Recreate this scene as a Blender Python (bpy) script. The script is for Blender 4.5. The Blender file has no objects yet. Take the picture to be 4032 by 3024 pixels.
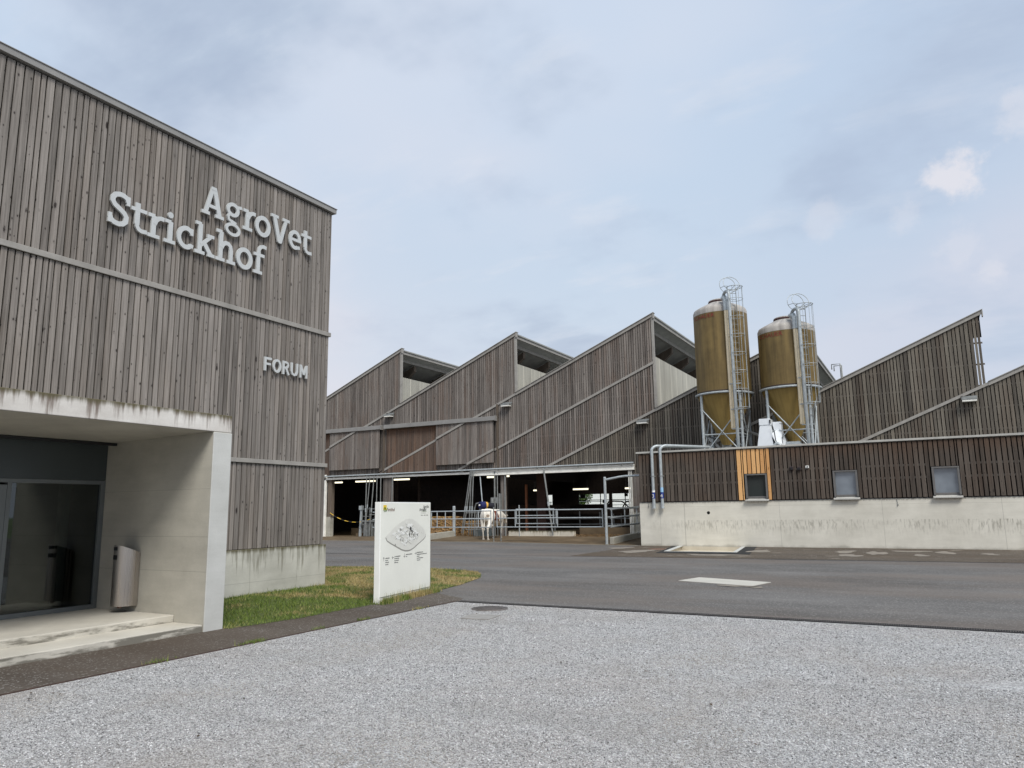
import bpy, bmesh, math, random
import numpy as np
from mathutils import Vector, Matrix

S = bpy.context.scene
COL = S.collection
rad = math.radians

# ---------------------------------------------------------------- camera
cam_d = bpy.data.cameras.new("camera"); cam = bpy.data.objects.new("camera", cam_d); COL.objects.link(cam)
Rm = Matrix(((0.8760119, 0.09184977, 0.47346254), (0.48210248, -0.1394316, -0.86494857), (-0.01342968, 0.9859627, -0.16642474)))
cam.matrix_world = Matrix.Translation((0, 0, 1.6)) @ Rm.to_4x4()
cam_d.sensor_width = 36.0; cam_d.lens = 2928.0 / 4032.0 * 36.0
cam_d.clip_start = 0.05; cam_d.clip_end = 3000
S.camera = cam

# ---------------------------------------------------------------- light
SUN_EL, SUN_AZ = 50.0, 130.0      # azimuth of the sun measured clockwise from +Y
sun_d = bpy.data.lights.new("sun", 'SUN'); sun = bpy.data.objects.new("sun", sun_d); COL.objects.link(sun)
sun_d.energy = 3.3; sun_d.angle = rad(24); sun_d.color = (1.0, 0.965, 0.90)
sd = Vector((math.sin(rad(SUN_AZ)) * math.cos(rad(SUN_EL)), math.cos(rad(SUN_AZ)) * math.cos(rad(SUN_EL)), math.sin(rad(SUN_EL))))
sun.rotation_euler = sd.to_track_quat('Z', 'Y').to_euler()

S.view_settings.view_transform = 'Standard'; S.view_settings.look = 'None'
S.view_settings.exposure = 0.0; S.view_settings.gamma = 1.0
S.cycles.max_bounces = 6; S.cycles.diffuse_bounces = 3; S.cycles.glossy_bounces = 3; S.cycles.transmission_bounces = 4
S.cycles.caustics_reflective = False; S.cycles.caustics_refractive = False

def srgb(r, g, b):
    f = lambda c: (c / 255 / 12.92) if c / 255 <= 0.04045 else ((c / 255 + 0.055) / 1.055) ** 2.4
    return (f(r), f(g), f(b), 1)

class NT:
    """tiny node helper"""
    def __init__(s, nt): s.nt = nt; s.n = nt.nodes; s.l = nt.links
    def new(s, t, **k):
        nd = s.n.new(t)
        for a, v in k.items(): setattr(nd, a, v)
        return nd
    def link(s, a, b): s.l.new(a, b)
    def val(s, sock, v):
        if hasattr(v, 'is_output') or isinstance(v, bpy.types.NodeSocket): s.l.new(v, sock)
        else: sock.default_value = v
    def math(s, op, a, b=0.0, c=0.0, clamp=False):
        nd = s.new('ShaderNodeMath', operation=op, use_clamp=clamp)
        s.val(nd.inputs[0], a); s.val(nd.inputs[1], b); s.val(nd.inputs[2], c); return nd.outputs[0]
    def vmath(s, op, a, b=(0, 0, 0)):
        nd = s.new('ShaderNodeVectorMath', operation=op); s.val(nd.inputs[0], a); s.val(nd.inputs[1], b)
        return nd.outputs['Value'] if op in ('DISTANCE', 'LENGTH', 'DOT_PRODUCT') else nd.outputs[0]
    def mix(s, f, a, b, mode='MIX'):
        nd = s.new('ShaderNodeMix', data_type='RGBA', blend_type=mode)
        s.val(nd.inputs[0], f); s.val(nd.inputs[6], a); s.val(nd.inputs[7], b); return nd.outputs[2]
    def sep(s, v): nd = s.new('ShaderNodeSeparateXYZ'); s.link(v, nd.inputs[0]); return nd.outputs
    def comb(s, x, y, z):
        nd = s.new('ShaderNodeCombineXYZ'); s.val(nd.inputs[0], x); s.val(nd.inputs[1], y); s.val(nd.inputs[2], z); return nd.outputs[0]
    def noise(s, v, scale, detail=3, rough=0.55, col=False):
        nd = s.new('ShaderNodeTexNoise'); s.link(v, nd.inputs['Vector']); nd.inputs['Scale'].default_value = scale
        nd.inputs['Detail'].default_value = detail; nd.inputs['Roughness'].default_value = rough
        return nd.outputs['Color' if col else 'Fac']
    def vor(s, v, scale, feature='F1', rnd=1.0):
        nd = s.new('ShaderNodeTexVoronoi', feature=feature); s.link(v, nd.inputs['Vector']); nd.inputs['Scale'].default_value = scale
        nd.inputs['Randomness'].default_value = rnd; return nd.outputs
    def ramp(s, f, stops, interp='LINEAR'):
        nd = s.new('ShaderNodeValToRGB'); s.link(f, nd.inputs[0]); cr = nd.color_ramp; cr.interpolation = interp
        while len(cr.elements) < len(stops): cr.elements.new(0.5)
        for e, (p, c) in zip(cr.elements, stops):
            e.position = p; e.color = c if hasattr(c, '__len__') else (c, c, c, 1)
        return nd.outputs[0]
    def sstep(s, x, a, b):
        nd = s.new('ShaderNodeMapRange', interpolation_type='SMOOTHSTEP'); s.val(nd.inputs[0], x)
        nd.inputs[1].default_value = a; nd.inputs[2].default_value = b; return nd.outputs[0]

# ---------------------------------------------------------------- sky
W = bpy.data.worlds.new("World"); S.world = W; W.use_nodes = True
w = NT(W.node_tree); w.n.clear()
out = w.new('ShaderNodeOutputWorld'); bg = w.new('ShaderNodeBackground'); w.link(bg.outputs[0], out.inputs[0])
sky = w.new('ShaderNodeTexSky', sky_type='NISHITA'); sky.sun_disc = False
sky.sun_elevation = rad(SUN_EL); sky.sun_rotation = rad(SUN_AZ); sky.air_density = 1.0; sky.dust_density = 2.0
tc = w.new('ShaderNodeTexCoord'); d = tc.outputs['Generated']
dx, dy, dz = w.sep(d)
den = w.math('ADD', w.math('MAXIMUM', dz, 0.0), 0.22)
pl = w.comb(w.math('DIVIDE', dx, den), w.math('DIVIDE', dy, den), 0.0)
n1 = w.noise(pl, 1.15, 6, 0.52); n2 = w.noise(w.vmath('ADD', pl, (7.3, 2.1, 0.0)), 0.62, 4, 0.5)
n3 = w.noise(w.vmath('MULTIPLY', pl, (1.0, 2.2, 1.0)), 2.6, 6, 0.6)
n4 = w.noise(w.vmath('ADD', pl, (3.1, 9.2, 0.0)), 1.9, 7, 0.58)
blue = w.mix(w.sstep(dz, 0.12, 0.75), srgb(208, 222, 238), srgb(196, 217, 242))
grey = w.mix(w.sstep(n3, 0.35, 0.65), srgb(176, 191, 214), srgb(190, 205, 225))
pale = w.mix(w.sstep(dz, 0.1, 0.6), srgb(230, 229, 238), srgb(216, 226, 242))
c = w.mix(w.sstep(n2, 0.40, 0.60), blue, pale)
c = w.mix(w.math('MULTIPLY', w.sstep(n1, 0.49, 0.62), 0.9), c, grey)
c = w.mix(w.math('MULTIPLY', w.sstep(n4, 0.52, 0.72), 0.5), c, srgb(182, 198, 221))
c = w.mix(w.math('MULTIPLY', w.sstep(n3, 0.52, 0.75), 0.45), c, srgb(230, 234, 243))
c = w.mix(w.math('MULTIPLY', w.sstep(dz, 0.34, 0.05), 0.55), c, srgb(222, 228, 238))
# a brighter left-hand side low in the sky, and blue-grey on the right
side = w.vmath('DOT_PRODUCT', d, (0.876, 0.482, -0.013))
c = w.mix(w.math('MULTIPLY', w.sstep(side, 0.15, 0.5), 0.45), c, srgb(190, 205, 228))
c = w.mix(w.math('MULTIPLY', w.math('MULTIPLY', w.sstep(side, 0.1, -0.35), w.sstep(dz, 0.5, 0.1)), 0.6), c, srgb(226, 226, 236))
# small bright cumulus puffs
for (px, py, pz, rr, amt) in [(0.0573, 0.9284, 0.3672, 0.034, 0.95), (0.1318, 0.9, 0.4106, 0.040, 0.45), (0.0915, 0.9626, 0.2549, 0.02, 0.5), (0.0606, 0.9548, 0.2911, 0.03, 0.3), (-0.0757, 0.9362, 0.3433, 0.03, 0.3), (.008, .9434, .3316, .03, .3)]:
    v = Vector((px, py, pz)).normalized()
    dist = w.vmath('DISTANCE', d, tuple(v))
    nn = w.noise(d, 24.0, 7, 0.62)
    fz = w.math('ADD', w.math('DIVIDE', dist, rr), w.math('MULTIPLY', w.math('SUBTRACT', nn, 0.5), 2.6))
    c = w.mix(w.math('MULTIPLY', w.sstep(fz, 0.95, 0.25), amt), c, srgb(232, 232, 240))
nis = w.mix(1.0, sky.outputs[0], (0.08, 0.08, 0.08, 1), 'MULTIPLY')
c = w.mix(0.06, c, nis)
w.link(c, bg.inputs[0]); bg.inputs[1].default_value = 1.0

# ---------------------------------------------------------------- materials
def new_mat(name):
    m = bpy.data.materials.new(name); m.use_nodes = True; t = NT(m.node_tree)
    b = t.n['Principled BSDF']; return m, t, b
def plain(name, col, rough=0.6, metal=0.0, emit=None, var=0.08, scale=6.0, spec=0.5, bump=0.0):
    m, t, b = new_mat(name)
    tc = t.new('ShaderNodeTexCoord').outputs['Object']
    n = t.noise(tc, scale, 5, 0.6)
    lo = tuple(x * (1 - 2 * var) for x in col[:3]) + (1,); hi = tuple(min(1, x * (1 + 2 * var)) for x in col[:3]) + (1,)
    t.link(t.ramp(n, [(0.3, lo), (0.7, hi)]), b.inputs['Base Color'])
    b.inputs['Roughness'].default_value = rough; b.inputs['Metallic'].default_value = metal
    b.inputs['Specular IOR Level'].default_value = spec
    if bump:
        bn = t.new('ShaderNodeBump'); bn.inputs['Strength'].default_value = 0.5; bn.inputs['Distance'].default_value = bump
        t.link(t.noise(tc, scale * 8, 4), bn.inputs['Height']); t.link(bn.outputs[0], b.inputs['Normal'])
    if emit:
        b.inputs['Emission Color'].default_value = col[:3] + (1,) if hasattr(col, '__len__') else (1, 1, 1, 1); b.inputs['Emission Strength'].default_value = emit
    return m

def wood(name, dark, light, brown=None, brown_amt=0.3, knots=0.8, top_brown=None, contrast=1.0, fresh=False, kden=1.0):
    m, t, b = new_mat(name)
    geo = t.new('ShaderNodeNewGeometry').outputs['Position']
    at = t.new('ShaderNodeAttribute', attribute_name='rnd'); r = at.outputs['Fac']
    x, y, z = t.sep(geo); u = t.math('ADD', x, y)
    off = t.math('MULTIPLY', r, 173.0)
    v1 = t.comb(t.math('MULTIPLY', u, 42.0), off, t.math('ADD', t.math('MULTIPLY', z, 1.1), off))
    g = t.noise(v1, 1.0, 5, 0.62)
    v2 = t.comb(t.math('MULTIPLY', u, 5.0), off, t.math('ADD', t.math('MULTIPLY', z, 0.55), off))
    g2 = t.noise(v2, 1.0, 4, 0.6)
    f = t.math('ADD', t.math('ADD', t.math('MULTIPLY', g, 0.55), t.math('MULTIPLY', g2, 0.30)), t.math('MULTIPLY', t.math('FRACT', t.math('MULTIPLY', r, 7.77)), 0.30 * contrast))
    c = t.ramp(f, [(0.36, dark), (0.80, light)])
    if brown:
        v3 = t.comb(t.math('MULTIPLY', u, 0.9), 3.0, t.math('MULTIPLY', z, 0.35))
        bn = t.math('ADD', t.noise(v3, 1.0, 4, 0.6), t.math('MULTIPLY', t.math('FRACT', t.math('MULTIPLY', r, 31.3)), 0.22))
        c = t.mix(t.math('MULTIPLY', t.sstep(bn, 0.56, 0.80), brown_amt), c, brown)
        if top_brown is not None:
            tb = t.math('MULTIPLY', t.sstep(t.math('ADD', z, t.math('MULTIPLY', t.math('SUBTRACT', g2, 0.5), 0.9)), top_brown - 0.5, top_brown + 0.15), 0.6)
            c = t.mix(tb, c, brown)
    # knots: many small ones, a few larger with a halo
    wob = t.math('MULTIPLY', t.math('SUBTRACT', t.noise(t.comb(t.math('MULTIPLY', u, 60.0), off, t.math('MULTIPLY', z, 60.0)), 1.0, 2), 0.5), 0.16)
    for (su, sz, lo, sc_, am) in ((15.0, 9.0, 0.45, 0.20, 0.9), (7.0, 2.6, 0.62, 0.16, 1.0)):
        kv = t.comb(t.math('ADD', t.math('MULTIPLY', u, su), off), off, t.math('ADD', t.math('MULTIPLY', z, sz), off))
        vo = t.vor(kv, 1.0); kd = t.math('ADD', vo['Distance'], wob); kr = t.sep(vo['Color'])[0]
        size = t.math('MULTIPLY', t.sstep(kr, lo, 1.0), sc_)
        k = t.math('MULTIPLY', t.sstep(t.math('SUBTRACT', size, kd), -0.03, 0.05), knots * am)
        halo = t.math('MULTIPLY', t.sstep(t.math('SUBTRACT', t.math('MULTIPLY', size, 1.9), kd), -0.05, 0.15), 0.25)
        c = t.mix(halo, c, tuple(q * 0.8 for q in dark[:3]) + (1,))
        c = t.mix(k, c, srgb(44, 38, 36) if not fresh else srgb(150, 92, 48))
    # long weather streaks
    ws = t.noise(t.comb(t.math('MULTIPLY', u, 2.2), 9.0, t.math('MULTIPLY', z, 0.25)), 1.0, 5, 0.65)
    c = t.mix(t.math('MULTIPLY', t.sstep(ws, 0.5, 0.75), 0.30), c, tuple(q * 0.75 for q in dark[:3]) + (1,))
    t.link(c, b.inputs['Base Color'])
    b.inputs['Roughness'].default_value = 0.85; b.inputs['Specular IOR Level'].default_value = 0.25
    bp = t.new('ShaderNodeBump'); bp.inputs['Strength'].default_value = 0.5; bp.inputs['Distance'].default_value = 0.006
    t.link(g, bp.inputs['Height']); t.link(bp.outputs[0], b.inputs['Normal'])
    return m

def concrete(name, base, dark, stain=None, ztop=None, amt=0.7, kind='top', reach=2.6, grime=0.0, seams=None, rough=0.8, blot=1.0):
    m, t, b = new_mat(name)
    geo = t.new('ShaderNodeNewGeometry').outputs['Position']; x, y, z = t.sep(geo); u = t.math('ADD', x, y)
    n = t.noise(geo, 1.3, 6, 0.6); nf = t.noise(geo, 45.0, 4, 0.6); nh = t.noise(t.comb(t.math('MULTIPLY', u, 1.0), 0.0, t.math('MULTIPLY', z, 5.0)), 1.0, 4, 0.6)
    f = t.math('ADD', t.math('ADD', t.math('MULTIPLY', n, 0.55 * blot), t.math('MULTIPLY', nf, 0.12)), t.math('MULTIPLY', nh, 0.33))
    c = t.ramp(f, [(0.30, dark), (0.66, base)])
    sv = t.comb(t.math('MULTIPLY', u, 11.0), 0.0, t.math('MULTIPLY', z, 0.9)); sn = t.noise(sv, 1.0, 5, 0.65)
    if kind == 'top' and stain:
        s_ = t.math('ADD', t.math('MULTIPLY', t.math('SUBTRACT', z, ztop), reach), t.math('MULTIPLY', t.math('SUBTRACT', sn, 0.5), 4.0))
        k = t.math('MULTIPLY', t.sstep(s_, -0.45, 0.35), amt)
        c = t.mix(k, c, stain)
        k2 = t.math('MULTIPLY', t.sstep(t.math('ADD', t.math('SUBTRACT', z, ztop), t.math('MULTIPLY', sn, 0.14)), -0.02, 0.065), 0.85)
        c = t.mix(k2, c, srgb(84, 78, 52))
    if kind == 'band' and stain:
        sv2 = t.comb(t.math('MULTIPLY', u, 14.0), 0.0, t.math('MULTIPLY', z, 3.0)); s2 = t.noise(sv2, 1.0, 4, 0.6)
        band = t.math('MULTIPLY', t.sstep(z, ztop - 0.75, ztop - 0.05), t.sstep(z, ztop + 0.012, ztop - 0.012))
        big = t.noise(t.comb(t.math('MULTIPLY', u, 0.35), 5.0, 0.0), 1.0, 3)
        k = t.math('MULTIPLY', t.math('MULTIPLY', t.sstep(s2, 0.46, 0.66), band), t.math('MULTIPLY', t.sstep(big, 0.3, 0.6), amt))
        c = t.mix(k, c, stain)
        top = t.math('MULTIPLY', t.sstep(t.math('ADD', z, t.math('MULTIPLY', s2, 0.28)), 1.88, 1.98), 0.55)
        c = t.mix(top, c, stain)
        low = t.math('MULTIPLY', t.sstep(t.math('ADD', z, t.math('MULTIPLY', n, 0.3)), 0.26, 0.12), 0.5)
        c = t.mix(low, c, stain)
    if grime:
        nz = t.sep(t.new('ShaderNodeNewGeometry').outputs['Normal'])[2]
        k = t.math('MULTIPLY', t.math('SUBTRACT', 1.0, t.math('ABSOLUTE', nz)), t.math('MULTIPLY', t.sstep(t.math('ADD', t.noise(t.comb(t.math('MULTIPLY', u, 1.6), 2.0, t.math('MULTIPLY', z, 8.0)), 1.0, 5, 0.65), t.math('MULTIPLY', z, -0.8)), 0.36, 0.50), grime))
        c = t.mix(k, c, srgb(92, 88, 78))
    if seams:
        for (ax, pos, wd) in seams:
            cc = z if ax == 'z' else u
            k = t.math('MULTIPLY', t.math('LESS_THAN', t.math('ABSOLUTE', t.math('SUBTRACT', cc, pos)), wd), 0.38)
            c = t.mix(k, c, tuple(q * 0.45 for q in dark[:3]) + (1,))
    t.link(c, b.inputs['Base Color']); b.inputs['Roughness'].default_value = rough; b.inputs['Specular IOR Level'].default_value = 0.3
    bp = t.new('ShaderNodeBump'); bp.inputs['Strength'].default_value = 0.35; bp.inputs['Distance'].default_value = 0.004
    t.link(t.math('ADD', nf, t.math('MULTIPLY', sn, 0.3)), bp.inputs['Height']); t.link(bp.outputs[0], b.inputs['Normal'])
    return m

def asphalt(name, a, b_, brown=None, brown_amt=0.0, patches=None, rough=0.9):
    m, t, b = new_mat(name)
    geo = t.new('ShaderNodeNewGeometry').outputs['Position']
    big = t.noise(t.vmath('MULTIPLY', geo, (0.35, 0.8, 1.0)), 0.6, 5, 0.6); st = t.noise(t.vmath('MULTIPLY', geo, (0.5, 3.0, 1.0)), 0.9, 5, 0.65)
    sp = t.math('ADD', t.math('MULTIPLY', t.noise(geo, 75.0, 3, 0.7), 0.5), t.math('MULTIPLY', t.noise(geo, 20.0, 4, 0.75), 0.5)); vo = t.vor(geo, 60.0)
    f = t.math('ADD', t.math('ADD', t.math('MULTIPLY', big, 0.45), t.math('MULTIPLY', st, 0.2)), t.math('MULTIPLY', sp, 0.7))
    c = t.ramp(f, [(0.54, a), (0.80, b_)])
    gl = t.math('MULTIPLY', t.math('GREATER_THAN', t.sep(vo['Color'])[0], 0.93), 0.6)
    c = t.mix(gl, c, srgb(160, 158, 152))
    if brown:
        c = t.mix(t.math('MULTIPLY', t.sstep(t.noise(t.vmath('MULTIPLY', geo, (0.3, 0.8, 1.0)), 0.5, 4, 0.6), 0.4, 0.65), brown_amt), c, brown)
    if patches:
        pn = t.noise(t.vmath('MULTIPLY', geo, (0.9, 1.3, 1.0)), 1.1, 3, 0.5)
        c = t.mix(t.math('MULTIPLY', t.sstep(pn, 0.64, 0.67), 0.75), c, patches)
    t.link(c, b.inputs['Base Color']); b.inputs['Roughness'].default_value = rough; b.inputs['Specular IOR Level'].default_value = 0.35
    bp = t.new('ShaderNodeBump'); bp.inputs['Strength'].default_value = 0.8; bp.inputs['Distance'].default_value = 0.006
    t.link(sp, bp.inputs['Height']); t.link(bp.outputs[0], b.inputs['Normal'])
    return m

M = {}
M['wood_forum'] = wood('forum_larch', srgb(98, 93, 88), srgb(176, 168, 161), srgb(128, 112, 96), 0.16, 0.95, contrast=0.55, kden=1.0)
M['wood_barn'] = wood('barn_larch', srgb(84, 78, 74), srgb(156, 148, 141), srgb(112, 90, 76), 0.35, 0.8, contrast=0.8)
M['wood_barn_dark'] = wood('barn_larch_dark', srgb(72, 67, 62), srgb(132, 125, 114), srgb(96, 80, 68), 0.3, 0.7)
M['wood_brown'] = wood('brown_larch', srgb(70, 60, 54), srgb(122, 104, 92), srgb(108, 78, 58), 0.4, 0.6, top_brown=6.4)
M['wood_feed'] = wood('feed_larch', srgb(60, 54, 49), srgb(116, 106, 97), srgb(90, 70, 56), 0.25, 0.7, contrast=0.6, top_brown=3.75)
M['wood_new'] = wood('fresh_larch', srgb(196, 144, 92), srgb(226, 178, 122), None, 0, 0.7, fresh=True)
M['wood_beam'] = wood('beam_wood', srgb(92, 82, 72), srgb(136, 124, 112), None, 0, 0.3)
M['trim'] = plain('grey_trim', srgb(150, 146, 140), 0.7, var=0.08, scale=3)
M['trim_light'] = plain('pale_trim', srgb(176, 174, 168), 0.6, var=0.07, scale=3)
M['flashing'] = plain('grey_flashing', srgb(140, 138, 135), 0.55, 0.05, var=0.06, scale=2)
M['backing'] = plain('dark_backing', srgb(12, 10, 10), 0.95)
M['black'] = plain('black_void', srgb(14, 13, 12), 0.95)
M['letters'] = plain('letter_metal', srgb(196, 198, 197), 0.45, 0.1, var=0.02)
M['conc_porch'] = concrete('porch_concrete', srgb(222, 218, 212), srgb(178, 172, 164), srgb(96, 78, 66), 3.01, 0.8)
M['conc_inner'] = concrete('porch_inner_concrete', srgb(192, 188, 176), srgb(156, 152, 142), seams=[('z', 1.28, 0.004), ('z', 0.8, 0.004), ('z', 1.95, 0.003)], rough=0.6)
M['conc_pale'] = concrete('pale_concrete', srgb(210, 210, 206), srgb(180, 180, 175), blot=0.7)
M['conc_step'] = concrete('step_concrete', srgb(206, 201, 189), srgb(172, 167, 156), blot=1.0, grime=0.8)
M['conc_plinth'] = concrete('plinth_concrete', srgb(204, 202, 192), srgb(166, 164, 154), srgb(112, 108, 92), 0.95, 0.7, reach=1.5, seams=[('z', 0.35, 0.004), ('u', -1.02, 0.006)])
M['conc_feed'] = concrete('feed_concrete', srgb(222, 218, 206), srgb(194, 190, 178), srgb(120, 116, 104), 1.06, 0.65, 'band', seams=[('z', 1.62, 0.005), ('u', 31.14 - 9.95, 0.009), ('u', 31.14 - 8.9, 0.02), ('u', 31.14 - 5.1, 0.009), ('u', 31.14 - 1.45, 0.009), ('u', 31.14 + 2.3, 0.009)])
M['conc_pit'] = concrete('pit_concrete', srgb(206, 198, 180), srgb(176, 166, 148))
M['conc_pad'] = concrete('pad_concrete', srgb(196, 192, 182), srgb(172, 168, 158))
M['conc_kerb'] = concrete('kerb_concrete', srgb(190, 188, 178), srgb(140, 136, 124))
M['conc_dirty'] = concrete('dirty_apron', srgb(118, 102, 80), srgb(72, 58, 42))
M['asphalt'] = asphalt('yard_asphalt', srgb(70, 68, 66), srgb(114, 111, 108), srgb(110, 98, 88), 0.45)
M['asphalt_wall'] = asphalt('wall_strip_asphalt', srgb(66, 58, 50), srgb(96, 86, 74), srgb(80, 66, 50), 0.5, patches=srgb(136, 127, 115))
M['asphalt_path'] = asphalt('path_asphalt', srgb(66, 58, 51), srgb(100, 92, 84), srgb(74, 62, 50), 0.6)
M['rubber'] = plain('black_asphalt', srgb(30, 30, 30), 0.9, var=0.15, scale=20)
M['steel_galv'] = plain('galvanised_steel', srgb(172, 178, 180), 0.45, 0.25, var=0.09, scale=9)
M['steel_dull'] = plain('dull_steel', srgb(140, 142, 140), 0.55, 0.4, var=0.12, scale=7)
M['steel_frame'] = plain('door_frame', srgb(108, 112, 112), 0.45, 0.3, var=0.03)
M['steel_white'] = plain('white_steel', srgb(240, 238, 230), 0.5, 0.0, var=0.06, scale=4)
M['white_paint'] = plain('white_board', srgb(242, 242, 238), 0.4, var=0.02, scale=2)
M['panel_dark'] = plain('dark_panel', srgb(62, 68, 68), 0.35, 0.1, var=0.05, scale=1.5)
M['ink'] = plain('print_ink', srgb(64, 64, 62), 0.6)
M['ink_grey'] = plain('print_grey', srgb(150, 148, 140), 0.6, var=0.03)
M['ink_lgrey'] = plain('print_pale_grey', srgb(222, 221, 212), 0.6, var=0.03)
M['ink_mid'] = plain('print_mid_grey', srgb(178, 177, 170), 0.6, var=0.03)
M['ink_white'] = plain('print_white', srgb(238, 238, 232), 0.6, var=0.02)
M['ink_green'] = plain('print_green', srgb(78, 112, 40), 0.6)
M['ink_yellow'] = plain('print_yellow', srgb(232, 198, 60), 0.6)
M['ink_red'] = plain('print_red', srgb(140, 70, 60), 0.6)
M['black_plastic'] = plain('black_plastic', srgb(26, 26, 27), 0.5)
M['blue_bristle'] = plain('blue_bristle', srgb(22, 30, 84), 0.8, var=0.25, scale=40)
M['yellow_bristle'] = plain('yellow_bristle', srgb(214, 166, 70), 0.8, var=0.2, scale=40)
M['cream_pipe'] = plain('cream_pipe', srgb(224, 208, 178), 0.5, var=0.05, scale=3)
M['white_box'] = plain('white_box', srgb(226, 230, 234), 0.4, var=0.02)
M['blue_label'] = plain('blue_label', srgb(26, 52, 128), 0.5)
M['sky_label'] = plain('pale_blue_label', srgb(150, 192, 226), 0.5)
M['window_frame'] = plain('window_frame', srgb(112, 110, 108), 0.5, 0.3, var=0.04)
M['corten'] = plain('rusty_edging', srgb(74, 58, 50), 0.8, 0.2, var=0.2, scale=15)
M['iron'] = plain('cast_iron', srgb(112, 106, 102), 0.7, 0.5, var=0.15, scale=25)
M['iron_rust'] = plain('rusty_iron', srgb(140, 112, 98), 0.8, 0.3, var=0.15, scale=25)
M['roof_under'] = plain('fibre_cement_underside', srgb(150, 150, 146), 0.8, var=0.08, scale=2)
M['roof_top'] = plain('fibre_cement', srgb(128, 128, 124), 0.85, var=0.12, scale=2)
M['tube'] = plain('lit_tube', (1.0, 0.93, 0.70), 0.4, emit=1.6, var=0.0)
M['straw'] = plain('straw', srgb(146, 116, 78), 0.9, var=0.35, scale=22, bump=0.03)
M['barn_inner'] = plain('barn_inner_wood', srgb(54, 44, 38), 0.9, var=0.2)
M['far_white'] = plain('far_white_wall', srgb(248, 248, 250), 0.8, var=0.03)
M['orange_wood'] = plain('orange_post', srgb(150, 96, 66), 0.8, var=0.1)
M['chain_yellow'] = plain('chain_yellow', srgb(232, 190, 70), 0.5)
M['leaf'] = plain('leaf_green', srgb(70, 92, 44), 0.8, var=0.3, scale=3)
M['bark'] = plain('bark', srgb(80, 66, 54), 0.9, var=0.2)

# glass
def glass(name, tint, alpha=0.5, rough=0.02):
    m, t, b = new_mat(name); t.n.remove(b); o = t.n['Material Output']
    fr = t.new('ShaderNodeFresnel'); fr.inputs[0].default_value = 1.5
    gl = t.new('ShaderNodeBsdfGlossy'); gl.inputs['Roughness'].default_value = rough; gl.inputs['Color'].default_value = (0.9, 0.95, 0.95, 1)
    tr = t.new('ShaderNodeBsdfTransparent'); tr.inputs[0].default_value = tint
    mx = t.new('ShaderNodeMixShader'); t.link(t.math('MULTIPLY', fr.outputs[0], alpha), mx.inputs[0]); t.link(tr.outputs[0], mx.inputs[1]); t.link(gl.outputs[0], mx.inputs[2])
    t.link(mx.outputs[0], o.inputs[0]); return m
M['glass'] = glass('entrance_glass', (0.34, 0.38, 0.37, 1), 2.0)
m, t, b = new_mat('window_pane'); b.inputs['Base Color'].default_value = srgb(112, 120, 128); b.inputs['Roughness'].default_value = 0.08; b.inputs['Specular IOR Level'].default_value = 0.9
tcx = t.new('ShaderNodeTexCoord').outputs['Object']
t.link(t.ramp(t.noise(tcx, 0.9, 3), [(0.3, srgb(92, 100, 108)), (0.7, srgb(134, 142, 150))]), b.inputs['Base Color']); M['pane_grey'] = m
m, t, b = new_mat('dark_window_pane'); b.inputs['Base Color'].default_value = srgb(52, 56, 56); b.inputs['Roughness'].default_value = 0.08; b.inputs['Specular IOR Level'].default_value = 0.6; M['pane_dark'] = m

# brushed stainless
m, t, b = new_mat('brushed_steel'); b.inputs['Metallic'].default_value = 1.0; b.inputs['Roughness'].default_value = 0.3; b.inputs['Anisotropic'].default_value = 0.6
b.inputs['Base Color'].default_value = srgb(186, 178, 170)
tcx = t.new('ShaderNodeTexCoord').outputs['Object']
t.link(t.ramp(t.noise(t.vmath('MULTIPLY', tcx, (60, 60, 0.6)), 1.0, 3), [(0.3, 0.22), (0.7, 0.42)]), b.inputs['Roughness']); M['steel_brushed'] = m

# silo skin
def silo_mat(name, a, bcol, zt, dr=0.45):
    m, t, b = new_mat(name)
    geo = t.new('ShaderNodeTexCoord').outputs['Object']; x, y, z = t.sep(geo)
    ang = t.math('ARCTAN2', y, x)
    st = t.noise(t.comb(t.math('MULTIPLY', ang, 6.0), 0.0, t.math('MULTIPLY', z, 0.35)), 1.0, 5, 0.6)
    bl = t.noise(geo, 2.2, 5, 0.6)
    f = t.math('ADD', t.math('MULTIPLY', st, 0.7), t.math('MULTIPLY', bl, 0.3))
    c = t.ramp(f, [(0.38, a), (0.60, bcol)])
    drip = t.noise(t.comb(t.math('MULTIPLY', ang, 22.0), 4.0, t.math('MULTIPLY', z, 0.22)), 1.0, 4, 0.6)
    c = t.mix(t.math('MULTIPLY', t.sstep(drip, 0.56, 0.72), dr), c, tuple(q * 0.62 for q in a[:3]) + (1,))
    fine = t.noise(geo, 40.0, 3); c = t.mix(t.math('MULTIPLY', fine, 0.25), c, a)
    t.link(c, b.inputs['Base Color']); b.inputs['Roughness'].default_value = 0.55; b.inputs['Specular IOR Level'].default_value = 0.35
    return m
M['silo'] = silo_mat('silo_ochre', srgb(96, 80, 48), srgb(130, 109, 66), 0, 0.2)
M['silo_hopper'] = silo_mat('silo_hopper_ochre', srgb(128, 106, 58), srgb(152, 128, 74), 0, 0.15)
M['silo_dome'] = silo_mat('silo_dome_grey', srgb(148, 142, 136), srgb(186, 180, 172), 0, 0.12)
M['silo_text'] = plain('faded_red', srgb(128, 50, 40), 0.7, var=0.2, scale=12)

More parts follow.
